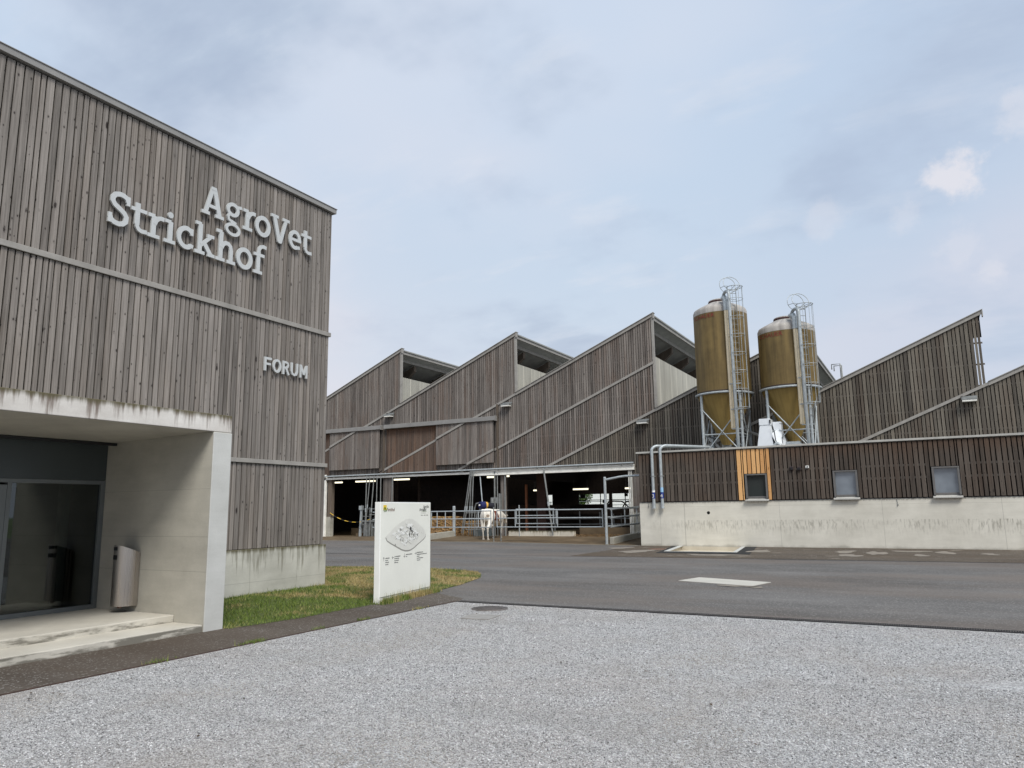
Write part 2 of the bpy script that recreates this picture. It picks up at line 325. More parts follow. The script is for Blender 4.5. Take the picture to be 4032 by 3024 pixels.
# corrugated translucent sheet
m, t, b = new_mat('cream_corrugated')
geo = t.new('ShaderNodeNewGeometry').outputs['Position']; x, y, z = t.sep(geo)
c = t.ramp(t.noise(t.comb(0.0, t.math('MULTIPLY', y, 1.5), t.math('MULTIPLY', z, .4)), 1.0, 4), [(0.3, srgb(146, 144, 136)), (0.7, srgb(172, 170, 160))])
c = t.mix(t.math('MULTIPLY', t.math('LESS_THAN', t.math('FRACT', t.math('MULTIPLY', y, 1.0)), .09), .6), c, srgb(200, 196, 184))
c = t.mix(t.math('MULTIPLY', t.math('GREATER_THAN', t.math('SINE', t.math('MULTIPLY', y, 34.0)), .3), .28), c, srgb(120, 116, 106))  # dark stripes paint the shading of the corrugation
t.link(c, b.inputs['Base Color']); b.inputs['Roughness'].default_value = .5; M['sheet'] = m

# gravel
m, t, b = new_mat('gravel')
geo = t.new('ShaderNodeNewGeometry').outputs['Position']
vo = t.vor(geo, 85.0); cr_ = t.sep(vo['Color'])
big = t.noise(geo, 0.55, 5, 0.6); mid = t.noise(geo, 9.0, 4, 0.6)
f = t.math('ADD', t.math('MULTIPLY', cr_[0], 0.62), t.math('MULTIPLY', mid, 0.38))
c = t.ramp(f, [(0.12, srgb(100, 99, 98)), (0.45, srgb(166, 165, 164)), (0.85, srgb(216, 215, 214))])
c = t.mix(t.math('MULTIPLY', t.sstep(big, 0.42, 0.66), 0.38), c, srgb(160, 150, 142))
t.link(c, b.inputs['Base Color']); b.inputs['Roughness'].default_value = 0.9; b.inputs['Specular IOR Level'].default_value = 0.2
bp = t.new('ShaderNodeBump'); bp.inputs['Strength'].default_value = 0.9; bp.inputs['Distance'].default_value = 0.012; bp.invert = True
t.link(vo['Distance'], bp.inputs['Height']); t.link(bp.outputs[0], b.inputs['Normal']); M['gravel'] = m
m, t, b = new_mat('gravel_stone')
r = t.new('ShaderNodeAttribute', attribute_name='rnd').outputs['Fac']
t.link(t.ramp(r, [(0.0, srgb(70, 70, 70)), (0.22, srgb(130, 129, 129)), (0.55, srgb(182, 181, 181)), (0.9, srgb(222, 221, 221)), (1.0, srgb(252, 251, 250))]), b.inputs['Base Color'])
gg = t.new('ShaderNodeNewGeometry').outputs['Position']; cc_ = b.inputs['Base Color'].links[0].from_socket
pt = t.noise(t.vmath('MULTIPLY', gg, (0.9, 0.55, 1.0)), 0.8, 5, 0.6)
cc_ = t.mix(t.math('MULTIPLY', t.sstep(pt, 0.45, 0.68), 0.55), cc_, srgb(168, 160, 150))
lane = t.math('MULTIPLY', t.sstep(t.noise(t.vmath('MULTIPLY', gg, (0.25, 1.4, 1.0)), 0.9, 3, 0.5), 0.5, 0.7), 0.35)
lane2 = t.math('MULTIPLY', t.sstep(t.noise(t.vmath('MULTIPLY', gg, (2.6, 2.6, 1.0)), 1.0, 4, 0.6), 0.5, 0.72), 0.30)
cc_ = t.mix(lane2, cc_, srgb(122, 120, 117))
t.link(t.mix(lane, cc_, srgb(140, 138, 134)), b.inputs['Base Color'])
b.inputs['Roughness'].default_value = 0.85; M['stone'] = m

# grass
m, t, b = new_mat('grass_blade')
r = t.new('ShaderNodeAttribute', attribute_name='rnd').outputs['Fac']; geo = t.new('ShaderNodeNewGeometry').outputs['Position']
gx, gy, gz = t.sep(geo)
dry = t.math('ADD', t.noise(geo, 1.3, 4, 0.6), t.math('MULTIPLY', t.sstep(gy, 9.2, 12.5), 0.15))
gcol = t.ramp(r, [(0.0, srgb(62, 82, 26)), (0.6, srgb(98, 118, 42)), (1.0, srgb(128, 140, 66))])
dcol = t.ramp(r, [(0.0, srgb(122, 106, 64)), (1.0, srgb(186, 168, 116))])
t.link(t.mix(t.sstep(t.math('ADD', dry, t.math('MULTIPLY', r, 0.16)), 0.63, 0.78), gcol, dcol), b.inputs['Base Color']); b.inputs['Roughness'].default_value = 0.7
M['grass'] = m
m, t, b = new_mat('lawn_soil')
geo = t.new('ShaderNodeNewGeometry').outputs['Position']; gx, gy, gz = t.sep(geo)
dry = t.math('ADD', t.noise(geo, 1.3, 4, 0.6), t.math('MULTIPLY', t.sstep(gy, 9.2, 12.5), 0.15))
fn = t.noise(geo, 30, 4)
c1 = t.ramp(fn, [(0.3, srgb(58, 66, 28)), (0.7, srgb(88, 98, 44))]); c2 = t.ramp(fn, [(0.3, srgb(116, 98, 64)), (0.7, srgb(158, 140, 96))])
t.link(t.mix(t.sstep(dry, 0.57, 0.73), c1, c2), b.inputs['Base Color']); b.inputs['Roughness'].default_value = 0.95; M['lawn'] = m

# ---------------------------------------------------------------- mesh helpers
class MB:
    def __init__(s): s.v = []; s.f = []; s.r = []; s.sm = []
    def add(s, vs, fs, r=0.0, smooth=False):
        o = len(s.v); s.v += [tuple(p) for p in vs]
        for f in fs: s.f.append(tuple(i + o for i in f)); s.r.append(r); s.sm.append(smooth)
    def box(s, x0, x1, y0, y1, z0, z1, r=0.0):
        vs = [(x, y, z) for z in (z0, z1) for y in (y0, y1) for x in (x0, x1)]
        s.add(vs, [(0, 2, 3, 1), (4, 5, 7, 6), (0, 1, 5, 4), (2, 6, 7, 3), (0, 4, 6, 2), (1, 3, 7, 5)], r)
    def prism(s, poly, ext, r=0.0):
        """poly: 3D points, ext: vector"""
        n = len(poly); e = Vector(ext); vs = [Vector(p) for p in poly]; vs += [p + e for p in vs]
        s.add(vs, [tuple(range(n))[::-1], tuple(range(n, 2 * n))] + [(i, (i + 1) % n, n + (i + 1) % n, n + i) for i in range(n)], r)
    def tube(s, pts, rad_, seg=10, r=0.0, cap=True):
        pts = [Vector(p) for p in pts]; n = len(pts)
        rs = rad_ if hasattr(rad_, '__len__') else [rad_] * n
        tang = [((pts[min(i + 1, n - 1)] - pts[max(i - 1, 0)]).normalized()) for i in range(n)]
        up = Vector((0, 0, 1)) if abs(tang[0].z) < 0.9 else Vector((1, 0, 0))
        a = tang[0].cross(up).normalized(); vs = []
        for i in range(n):
            a = (a - tang[i] * a.dot(tang[i])).normalized(); b_ = tang[i].cross(a)
            for k in range(seg):
                q = 2 * math.pi * k / seg; vs.append(pts[i] + (a * math.cos(q) + b_ * math.sin(q)) * rs[i])
        fs = [(i * seg + k, i * seg + (k + 1) % seg, (i + 1) * seg + (k + 1) % seg, (i + 1) * seg + k) for i in range(n - 1) for k in range(seg)]
        s.add(vs, fs, r, True)
        if cap: s.add(vs[:seg], [tuple(range(seg))[::-1]], r); s.add(vs[-seg:], [tuple(range(seg))], r)
    def lathe(s, prof, cx, cy, seg=48, r=0.0, a0=0.0, a1=360.0):
        full = abs(a1 - a0 - 360) < 1e-6; m_ = seg if full else seg + 1; vs = []
        for (rr, z) in prof:
            for k in range(m_):
                q = rad(a0 + (a1 - a0) * k / seg); vs.append((cx + rr * math.cos(q), cy + rr * math.sin(q), z))
        fs = []
        for i in range(len(prof) - 1):
            for k in range(seg):
                k2 = (k + 1) % m_ if full else k + 1
                fs.append((i * m_ + k, i * m_ + k2, (i + 1) * m_ + k2, (i + 1) * m_ + k))
        s.add(vs, fs, r, True)
    def disc(s, cx, cy, z, rr, seg=32, r=0.0, up=True):
        vs = [(cx + rr * math.cos(2 * math.pi * k / seg), cy + rr * math.sin(2 * math.pi * k / seg), z) for k in range(seg)]
        f = tuple(range(seg)); s.add(vs, [f if up else f[::-1]], r)
    def build(s, name, mat, parent=None, xf=None):
        me = bpy.data.meshes.new(name); vs = s.v
        if xf is not None: vs = [tuple(xf @ Vector(p)) for p in vs]
        o = bpy.data.objects.new(name, me)
        base = ORG.get(parent.name, Vector((0, 0, 0))) if parent else Vector((0, 0, 0))
        me.from_pydata([(p[0] - base.x, p[1] - base.y, p[2] - base.z) for p in vs], [], s.f)
        me.materials.append(mat if not isinstance(mat, str) else M[mat])
        at = me.attributes.new('rnd', 'FLOAT', 'FACE'); at.data.foreach_set('value', s.r)
        me.polygons.foreach_set('use_smooth', s.sm)
        me.update(); COL.objects.link(o)
        if parent: o.parent = parent; ORG[o.name] = base
        return o
ORG = {}
def tag(o, label=None, cat=None, group=None, kind=None):
    if label: o['label'] = label
    if cat: o['category'] = cat
    if group: o['group'] = group
    if kind: o['kind'] = kind
    return o
def thing(name, loc, label, cat, group=None):
    o = bpy.data.objects.new(name, None); COL.objects.link(o); o.location = loc; ORG[o.name] = Vector(loc); o.empty_display_size = 0.2
    return tag(o, label, cat, group)
def dup(root, loc, label, group=None, rotz=None):
    r = root.copy(); COL.objects.link(r); r.location = loc; r['label'] = label
    if group: r['group'] = group
    if rotz is not None: r.rotation_euler = (0, 0, rotz)
    for ch in list(root.children):
        c = ch.copy(); COL.objects.link(c); c.parent = r
        for g in ch.children:
            g2 = g.copy(); COL.objects.link(g2); g2.parent = c
    return r
def bevel(o, wd=0.008, seg=2):
    md = o.modifiers.new('bevel', 'BEVEL'); md.width = wd; md.segments = seg; md.limit_method = 'ANGLE'; md.angle_limit = rad(40); return o

def boards(mb, plane, at, u0, u1, zb, zt, wmin=0.09, wmax=0.14, gap=0.012, th=0.022, seed=0, sgn=None):
    """vertical boards; plane 'Y' faces -Y at y=at, plane 'X' faces +X at x=at. zb, zt functions of u"""
    rg = random.Random(seed); u = u0
    while u < u1 - 0.01:
        w_ = min(rg.uniform(wmin, wmax), u1 - u)
        if u1 - (u + w_) < 0.03: w_ = u1 - u
        a, b_ = u, u + w_ - gap
        if b_ - a > 0.015:
            z = [zb(a), zb(b_), zt(b_), zt(a)]
            if z[3] - z[0] > 0.01 or z[2] - z[1] > 0.01:
                z[3] = max(z[3], z[0] + 0.001); z[2] = max(z[2], z[1] + 0.001)
                p = rg.uniform(-0.003, 0.003)
                if plane == 'Y':
                    mb.prism([(a, at + p, z[0]), (b_, at + p, z[1]), (b_, at + p, z[2]), (a, at + p, z[3])], (0, th, 0), rg.random())
                else:
                    mb.prism([(at + p, a, z[0]), (at + p, b_, z[1]), (at + p, b_, z[2]), (at + p, a, z[3])], (-th, 0, 0), rg.random())
        u += w_

# ---------------------------------------------------------------- setting: ground
def cl(v, a=0.0, b=1.0): return max(a, min(b, v))
def ss(v): v = cl(v); return v * v * (3 - 2 * v)
def hgt(x, y):
    h1 = 0.08 * ss((-x - 11) / 8.0) * ss((y - 21) / 10.0)
    tg = 0.19 - 0.10 * ss((-x - 23) / 10.0)
    h2 = ss((y - 31.3) / 4.7) * (tg - h1)
    if x > -10.9: h2 = 0
    return h1 + h2
def sheet(name, xs, ys, mat, dz=0.0, hf=hgt, kind='structure'):
    mb = MB(); vs = [(x, y, hf(x, y) + dz) for y in ys for x in xs]; n = len(xs)
    mb.add(vs, [(j * n + i, j * n + i + 1, (j + 1) * n + i + 1, (j + 1) * n + i) for j in range(len(ys) - 1) for i in range(n - 1)], 0, True)
    return tag(mb.build(name, mat), kind=kind)
flat = lambda x, y: 0.0
mb = MB(); mb.add([(-900, -900, -0.45), (900, -900, -0.45), (900, 900, -0.45), (-900, 900, -0.45)], [(0, 1, 2, 3)])
tag(mb.build('ground', plain('far_ground', srgb(96, 108, 66), 0.95, var=0.2, scale=0.05)), kind='structure')
# asphalt yard with the opening for the pit
xs = [-80, -60, -45] + [-44 + i for i in range(34)] + [-9.6, -8.53, -6.05, 10, 30, 80]
mb = MB()
ysA = [11.56, 14, 17, 20, 21, 22, 23, 24, 25, 26, 27.2]
def grid(mb, xs, ys, dz=0.0, hf=hgt):
    n = len(xs); vs = [(x, y, hf(x, y) + dz) for y in ys for x in xs]
    mb.add(vs, [(j * n + i, j * n + i + 1, (j + 1) * n + i + 1, (j + 1) * n + i) for j in range(len(ys) - 1) for i in range(n - 1)], 0, True)
grid(mb, xs, ysA)
grid(mb, [x for x in xs if x <= -9.6], [27.2, 28, 29, 30, 31.2])
mb.add([(-9.6, 27.2, 0), (-8.53, 27.2, 0), (-9.12, 31.2, 0), (-9.6, 31.2, 0)], [(0, 1, 2, 3)])
mb.add([(-6.05, 27.2, 0), (80, 27.2, 0), (80, 31.2, 0), (-6.55, 31.2, 0)], [(0, 1, 2, 3)])
mb.add([(-80, 11.56, 0), (-80, -60, 0), (-12, -60, 0), (-12, 11.56, 0)], [(0, 1, 2, 3)])
tag(mb.build('asphalt_road', 'asphalt'), kind='structure')
# darker strip beside the low building
mb = MB()
mb.add([(-10.9, 23.9, 0.004), (-8.0, 24.0, 0.004), (2.15, 24.5, 0.004), (30, 25.3, 0.004), (30, 27.2, 0.004), (-10.9, 27.2, 0.004)], [(0, 1, 2, 3, 4, 5)])
mb.add([(-10.9, 27.2, 0.004), (-8.53, 27.2, 0.004), (-9.12, 31.14, 0.004), (-10.9, 31.14, 0.004)], [(0, 1, 2, 3)])
mb.add([(-6.05, 27.2, 0.004), (30, 27.2, 0.004), (30, 31.14, 0.004), (-6.55, 31.14, 0.004)], [(0, 1, 2, 3)])
tag(mb.build('asphalt_strip', 'asphalt_wall'), kind='structure')
# tar seam across the yard
mb = MB(); pts = [(-32, 21.4), (-20.74, 22.6), (-13.14, 23.5), (-8, 23.95), (2.15, 24.45), (30, 25.2)]
for (a, b2) in zip(pts[:-1], pts[1:]):
    n_ = 8
    for i in range(n_):
        p = [a[k] + (b2[k] - a[k]) * i / n_ for k in (0, 1)]; q = [a[k] + (b2[k] - a[k]) * (i + 1) / n_ for k in (0, 1)]
        mb.add([(p[0], p[1] - .035, hgt(*p) + .008), (q[0], q[1] - .035, hgt(*q) + .008), (q[0], q[1] + .035, hgt(*q) + .008), (p[0], p[1] + .035, hgt(*p) + .008)], [(0, 1, 2, 3)])
tag(mb.build('asphalt_seam', plain('tar_seam', srgb(58, 54, 52), 0.8, var=0.2)), kind='structure')
# barn apron and floor
xs2 = [-80, -50] + [-42 + i for i in range(31)] + [-10.9]
sheet('barn_apron', xs2, [31.2, 31.6, 32, 32.5, 33, 33.5, 34, 34.5, 35, 35.5, 36, 37, 40, 50, 63], 'conc_dirty', 0.002)
sheet('apron_edge', [x for x in xs2 if x >= -42], [31.08, 31.2], 'conc_kerb', 0.008)
# gravel
sheet('gravel_ground', [-7.5, 0, 20, 60], [-60, -10, 11.45], 'gravel', 0.0, flat)
sheet('footpath', [-12, -8.9, -7.52], [-60, 0, 7.3], 'asphalt_path', 0.004, flat)
mb = MB(); mb.add([(-8.9, 7.3, .004), (-7.52, 7.3, .004), (-7.45, 11.56, .004), (-7.6, 11.9, .006), (-8.78, 12.6, .006), (-8.9, 11, .004)], [(0, 1, 2, 3, 4, 5)])
tag(mb.build('footpath_corner', 'asphalt_path'), kind='structure')
def blob(mb, cx, cy, rx, ry, seed, z=.010):
    rg = random.Random(seed); n = 26; ph = [rg.uniform(0, 6.28) for _ in range(4)]; vs = []
    for k in range(n):
        q = 2 * math.pi * k / n; f = 1 + .22 * math.sin(2 * q + ph[0]) + .16 * math.sin(3 * q + ph[1]) + .12 * math.sin(5 * q + ph[2]) + rg.uniform(-.07, .07)
        vs.append((cx + rx * f * math.cos(q), cy + ry * f * math.sin(q), z + hgt(cx, cy)))
    mb.add(vs, [tuple(range(n))])
mb = MB()
for i, (x, y, rx, ry) in enumerate([(-9.6, 27.0, .55, .8), (-11.0, 29.0, .35, .7), (-6.4, 25.6, .9, .35), (-5.4, 28.2, .3, .9), (-3.55, 15.85, .35, .16), (-3.15, 15.75, .18, .12), (-2.6, 28.5, .35, .7), (-1.6, 28.0, .28, 1.0), (-.6, 29.3, .5, .5), (-2.3, 26.5, .35, .6), (-.3, 27.1, .22, .45), (.4, 28.8, .25, .8), (1.6, 28.3, .2, .5)]): blob(mb, x, y, rx, ry, i)
tag(mb.build('dust_stain', plain('dried_slurry', srgb(132, 124, 113), 0.9, var=0.14, scale=6)), 'pale dried stains on the dark asphalt beside the low wall', 'stain', kind='stuff')
# white concrete pads in the yard
mb = MB(); mb.prism([(-4.95, 16.56, -.02), (-3.26, 15.95, -.02), (-3.04, 16.87, -.02), (-4.73, 17.48, -.02)], (0, 0, .028))
tag(mb.build('concrete_pad', 'conc_pad'), kind='structure')
# rubbish-free mown grass: soil sheet
GR = [(-8.72, 7.58), (-8.55, 8.83), (-8.6, 9.79), (-8.55, 10.23), (-8.62, 10.94), (-8.75, 12.2), (-8.85, 13.07), (-9.02, 14.04), (-9.45, 15.52), (-9.92, 16.39), (-10.38, 16.95), (-10.97, 17.2), (-11.67, 17.4), (-12.3, 17.48), (-14.2, 17.4), (-16.5, 17.2), (-16.5, 7.58)]
def inpoly(x, y, P=GR):
    c_ = False; j = len(P) - 1
    for i in range(len(P)):
        xi, yi = P[i]; xj, yj = P[j]
        if (yi > y) != (yj > y) and x < (xj - xi) * (y - yi) / (yj - yi) + xi: c_ = not c_
        j = i
    return c_
def edged(x, y):
    dm = 9
    for i in range(len(GR)):
        a = Vector(GR[i]); b2 = Vector(GR[(i + 1) % len(GR)]); p = Vector((x, y)); ab = b2 - a; tt = cl((p - a).dot(ab) / ab.length_squared); dm = min(dm, (a + ab * tt - p).length)
    return dm
def gh(x, y): return 0.015 + 0.115 * ss(edged(x, y) / 2.2)
bm = bmesh.new()
step = 0.25
gv = {}
mb = MB()
cells = []
for i in range(int((-8.4 + 16.5) / step) + 1):
    for j in range(int((17.6 - 7.5) / step) + 1):
        x, y = -16.5 + i * step, 7.5 + j * step
        cells.append((x, y))
# triangulated polygon with interior points, via bmesh
bm.free()
from mathutils.geometry import delaunay_2d_cdt
ptsd = [Vector(p) for p in GR] + [Vector(p) for p in cells if inpoly(*p) and edged(*p) > 0.1]
res = delaunay_2d_cdt(ptsd, [(i, (i + 1) % len(GR)) for i in range(len(GR))], [list(range(len(GR)))], 1, 1e-4)
mb.add([(p.x, p.y, (0.008 if edged(p.x, p.y) < .02 else gh(p.x, p.y))) for p in res[0]], [tuple(f) for f in res[2]], 0, True)
tag(mb.build('lawn', 'lawn'), kind='structure')

def quick_mesh(name, V, F, R, mat, nper):
    me = bpy.data.meshes.new(name); nv, nf = len(V), len(F)
    me.vertices.add(nv); me.vertices.foreach_set('co', V.astype(np.float32).ravel())
    me.loops.add(nf * nper); me.loops.foreach_set('vertex_index', F.astype(np.int32).ravel())
    me.polygons.add(nf); me.polygons.foreach_set('loop_start', np.arange(0, nf * nper, nper, dtype=np.int32)); me.polygons.foreach_set('loop_total', np.full(nf, nper, dtype=np.int32))
    at = me.attributes.new('rnd', 'FLOAT', 'FACE'); at.data.foreach_set('value', R.astype(np.float32))
    me.materials.append(M[mat]); me.update(calc_edges=True); me.validate()
    o = bpy.data.objects.new(name, me); COL.objects.link(o); return o

rng = np.random.default_rng(5)
# grass blades
P = []
rg = random.Random(3)
while len(P) < 17000:
    x, y = rg.uniform(-14.6, -8.4), rg.uniform(7.5, 17.5)
    if x < -10.98 and y < 11.93: continue
    if rg.random() > (1.0 if y < 13 else 0.75): continue
    if not inpoly(x, y): continue
    e = edged(x, y); P.append((x, y, gh(x, y) if e > .03 else .01, e))
# weeds along the foot of the sign
for _ in range(900):
    s_ = rg.random(); x = -8.55 - .29 * s_ + rg.gauss(.10, .05); y = 10.66 + 1.97 * s_ + rg.uniform(-.2, .2); P.append((x, y, 0.01, -1))
for (wx, wy, wn) in [(-7.53, 6.95, 60), (-7.54, 9.0, 25), (-7.5, 10.4, 30), (-7.53, 5.6, 20), (-7.53, 8.1, 15)]:
    for _ in range(wn): P.append((wx + rg.gauss(0, .02), wy + rg.gauss(0, .10), 0.0, 1))
P = np.array(P); n = len(P); B = 4
Vs = np.zeros((n * B, 3, 3)); Rr = np.zeros(n * B)
base = np.repeat(P, B, axis=0)
ang = rng.uniform(0, 2 * np.pi, n * B); h = rng.uniform(0.018, 0.055, n * B) * np.where(base[:, 3] < 0, 2.2, 1.0) * np.where(rng.random(n * B) < .05, 1.9, 1.0); wd = rng.uniform(0.003, 0.0065, n * B); ln = rng.uniform(0.0, 0.045, n * B); la = rng.uniform(0, 2 * np.pi, n * B)
bx = base[:, 0] + rng.normal(0, .018, n * B); by = base[:, 1] + rng.normal(0, .018, n * B)
Vs[:, 0] = np.stack([bx - wd * np.cos(ang), by - wd * np.sin(ang), base[:, 2] - .006], 1)
Vs[:, 1] = np.stack([bx + wd * np.cos(ang), by + wd * np.sin(ang), base[:, 2] - .006], 1)
Vs[:, 2] = np.stack([bx + ln * np.cos(la), by + ln * np.sin(la), base[:, 2] + h], 1)
tag(quick_mesh('grass', Vs.reshape(-1, 3), np.arange(n * B * 3).reshape(-1, 3), rng.uniform(0, 1, n * B), 'grass', 3), kind='stuff', label='short patchy green and straw-yellow grass beside the concrete plinth', cat='grass')

# loose gravel stones (irregular eight-sided chips)
def stones(n, xr, yr, smin, smax, keep):
    x = rng.uniform(*xr, n); y = rng.uniform(*yr, n); k = keep(x, y); x = x[k]; y = y[k]; n = len(x)
    s_ = rng.uniform(smin, smax, n); oct_ = np.array([(1, 0, 0), (0, 1, 0), (-1, 0, 0), (0, -1, 0), (0, 0, 1), (0, 0, -1)], float)
    fs = np.array([(0, 1, 4), (1, 2, 4), (2, 3, 4), (3, 0, 4), (1, 0, 5), (2, 1, 5), (3, 2, 5), (0, 3, 5)])
    v = oct_[None] * rng.uniform(0.55, 1.25, (n, 6, 1)) + rng.normal(0, .22, (n, 6, 3)); v *= s_[:, None, None] * np.array([1, 0.8, 0.5]) * .62
    a = rng.uniform(0, 2 * np.pi, n); ca, sa = np.cos(a)[:, None], np.sin(a)[:, None]
    tilt = rng.normal(0, .45, (n, 1)); ct, st_ = np.cos(tilt), np.sin(tilt)
    Y = v[:, :, 1] * ct - v[:, :, 2] * st_; Z = v[:, :, 1] * st_ + v[:, :, 2] * ct; X = v[:, :, 0]
    X2 = X * ca - Y * sa + x[:, None]; Y2 = X * sa + Y * ca + y[:, None]; Z2 = Z + (s_ * rng.uniform(0.05, .3, n))[:, None]
    F = fs[None] + 6 * np.arange(n)[:, None, None]
    return np.stack([X2, Y2, Z2], 2).reshape(-1, 3), F.reshape(-1, 3), np.repeat(np.clip(rng.beta(2.2, 2.0, n), 0, 1), 8)
inview = lambda x, y: (x > -7.45) & (y < 11.4) & ((x * 0.473 * -1 + y * 0.865) > 2.2) & (np.abs(x * .876 + y * .482) < 0.80 * (x * -.473 + y * .865))
A = stones(330000, (-7.45, 4.5), (2.0, 8.0), .006, .017, lambda x, y: inview(x, y) & ((x * -.473 + y * .865) < 7.0))
Bq = stones(230000, (-7.45, 9.0), (4.0, 11.42), .008, .019, lambda x, y: inview(x, y) & ((x * -.473 + y * .865) >= 7.0))
V = np.concatenate([A[0], Bq[0]]); F = np.concatenate([A[1], Bq[1] + len(A[0])]); R_ = np.concatenate([A[2], Bq[2]])
tag(quick_mesh('gravel', V, F, R_, 'stone', 3), kind='stuff', label='loose pale grey gravel chips covering the forecourt', cat='gravel')

# leaf litter and bits of bark blown over the forecourt
mb = MB(); rg = random.Random(77)
for i in range(170):
    x = rg.uniform(-7.3, 5.0) if i > 60 else -7.3 + abs(rg.gauss(0, .25)); y = rg.uniform(3.0, 11.3); a = rg.uniform(0, 6.28); l_ = rg.uniform(.010, .030); w_ = l_ * rg.uniform(.3, .6); z = .016
    c_, s_ = math.cos(a), math.sin(a)
    mb.add([(x - l_ * c_, y - l_ * s_, z), (x + w_ * s_, y - w_ * c_, z + .006), (x + l_ * c_, y + l_ * s_, z + rg.uniform(0, .01)), (x - w_ * s_, y + w_ * c_, z + .004)], [(0, 1, 2, 3)], rg.random())
tag(mb.build('leaf_litter', plain('dry_leaf', srgb(74, 60, 46), 0.9, var=.3, scale=9)), 'tiny dry leaves and bark bits scattered on the gravel', 'leaves', kind='stuff')

# sunken steel edging between path and gravel, drainage channel, covers
mb = MB(); mb.box(-7.52, -7.497, -30, 11.5, -.05, .010); tag(mb.build('path_edging', 'corten'), kind='structure')
ch = thing('drain_channel', (-7.44, 11.5, 0), 'narrow black slotted drainage channel between gravel and asphalt', 'drain')
mb = MB(); mb.box(-7.44, 40, 11.44, 11.46, -.03, .014); mb.box(-7.44, 40, 11.555, 11.575, -.03, .014); mb.build('frame', 'black_plastic', ch)
mb = MB()
for i in range(430): x = -7.43 + i * .028; mb.box(x, x + .013, 11.46, 11.555, -.012, .010)
mb.box(-7.43, 40, 11.46, 11.555, -.03, -.02); mb.build('grate', 'iron', ch)
def cover(name, x, y, rr, mat, label, grp=None):
    t_ = thing(name, (x, y, 0), label, 'manhole cover', grp)
    mb = MB(); mb.lathe([(rr + .03, .0), (rr + .03, .012), (rr, .014)], x, y, 40); mb.build('rim', mat, t_)
    mb = MB(); mb.lathe([(rr - .004, .0), (rr - .004, .010), (0.001, .011)], x, y, 40)
    for i in range(-4, 5):
        for j in range(-4, 5):
            if (i * i + j * j) ** .5 * .065 < rr - .05: mb.box(x + i * .065 - .018, x + i * .065 + .018, y + j * .065 - .018, y + j * .065 + .018, .011, .016)
    mb.build('lid', mat, t_)
cover('manhole_cover', -6.42, 10.86, .27, 'iron', 'round dark iron manhole cover set in the pale gravel')
cover('manhole_cover', -9.36, 28.7, .33, 'iron_rust', 'round rusty pink manhole cover beside the black-edged pit')
mb = MB(); mb.prism([(-6.35, 10.2, 0), (-6.26, 9.72, 0), (-5.80, 9.77, 0), (-5.86, 10.24, 0)], (0, 0, .016)); 
tag(bevel(mb.build('inspection_plate', plain('dull_plate', srgb(146, 143, 138), .8, var=.08)), .004), 'square pale concrete cover plate half buried in the gravel', 'cover plate')
# pit
pit = thing('loading_pit', (-7.5, 29, 0), 'shallow concrete pit with black border in front of the low wall', 'pit')
po = [(-8.53, 27.2), (-6.05, 27.2), (-6.55, 31.12), (-9.12, 31.12)]
mb = MB()
for a, b2 in zip(po, po[1:] + po[:1]): mb.add([(a[0], a[1], .0), (b2[0], b2[1], .0), (b2[0], b2[1], -.16), (a[0], a[1], -.16)], [(0, 1, 2, 3)])
mb.add([(p[0], p[1], -.16) for p in po], [(0, 1, 2, 3)]); mb.build('liner', 'conc_pit', pit)
mb = MB(); mb.prism([(-9.6, 26.3, .004), (-5.35, 26.3, .004), (-5.45, 27.2, .004), (-9.6, 27.2, .004)], (0, 0, .006))
mb = MB(); mb.add([(-8.62, 26.2, .009), (-5.34, 26.2, .009), (-5.5, 27.2, .009), (-8.75, 27.2, .009)], [(0, 1, 2, 3)])
mb.add([(-5.5, 27.2, .009), (-6.05, 31.12, .009), (-6.5, 31.12, .009), (-5.98, 27.2, .009)], [(0, 1, 2, 3)])
mb.add([(-8.75, 27.2, .009), (-8.6, 27.2, .009), (-9.22, 31.12, .009), (-9.5, 31.12, .009)], [(0, 1, 2, 3)]); mb.build('border', 'rubber', pit)
mb = MB(); mb.prism([(-8.62, 27.2, 0), (-8.45, 27.2, 0), (-9.03, 31.12, 0), (-9.22, 31.12, 0)], (0, 0, .02)); mb.prism([(-6.13, 27.2, 0), (-5.98, 27.2, 0), (-6.5, 31.12, 0), (-6.64, 31.12, 0)], (0, 0, .02)); mb.prism([(-8.45, 27.2, 0), (-6.13, 27.2, 0), (-6.13, 27.28, 0), (-8.45, 27.28, 0)], (0, 0, .02)); mb.build('kerb', 'conc_pale', pit)

# ---------------------------------------------------------------- forum building
FX = -11.0; FY = 11.88; Y0 = -14.0
fo = thing('forum_building', (FX, 0, 0), 'tall weathered timber building on concrete plinth at the left', 'building')
Z_TOP = 8.12
bands = [(0.955, 2.52), (2.61, 5.33), (5.43, Z_TOP)]
for i, (a, b2) in enumerate(bands):
    mb = MB(); f0 = lambda u, a=a, i=i: (max(a, 3.0) if u < 7.5 else a); f1 = lambda u, b2=b2: b2
    boards(mb, 'X', FX, Y0 if i else 7.56, FY, f0, f1, .08, .13, .023, .024, seed=10 + i)
    # return face towards the barn
    boards_end = MB()
    mb.build('cladding', 'wood_forum', fo)
mb = MB(); mb.box(-24, FX - .09, 7.553, FY - .03, .90, Z_TOP + .02); mb.box(-24, FX - .09, Y0, 7.553, 2.99, Z_TOP + .02); mb.build('wall', 'backing', fo)
mb = MB(); rg = random.Random(4); x = FX - .03
while x > -24:
    w_ = rg.uniform(.09, .135)
    for (a, b2) in bands: mb.box(x - w_ + .01, x, FY - .03, FY - .006, a, b2, rg.random())
    x -= w_
mb.build('end_cladding', 'wood_forum', fo)
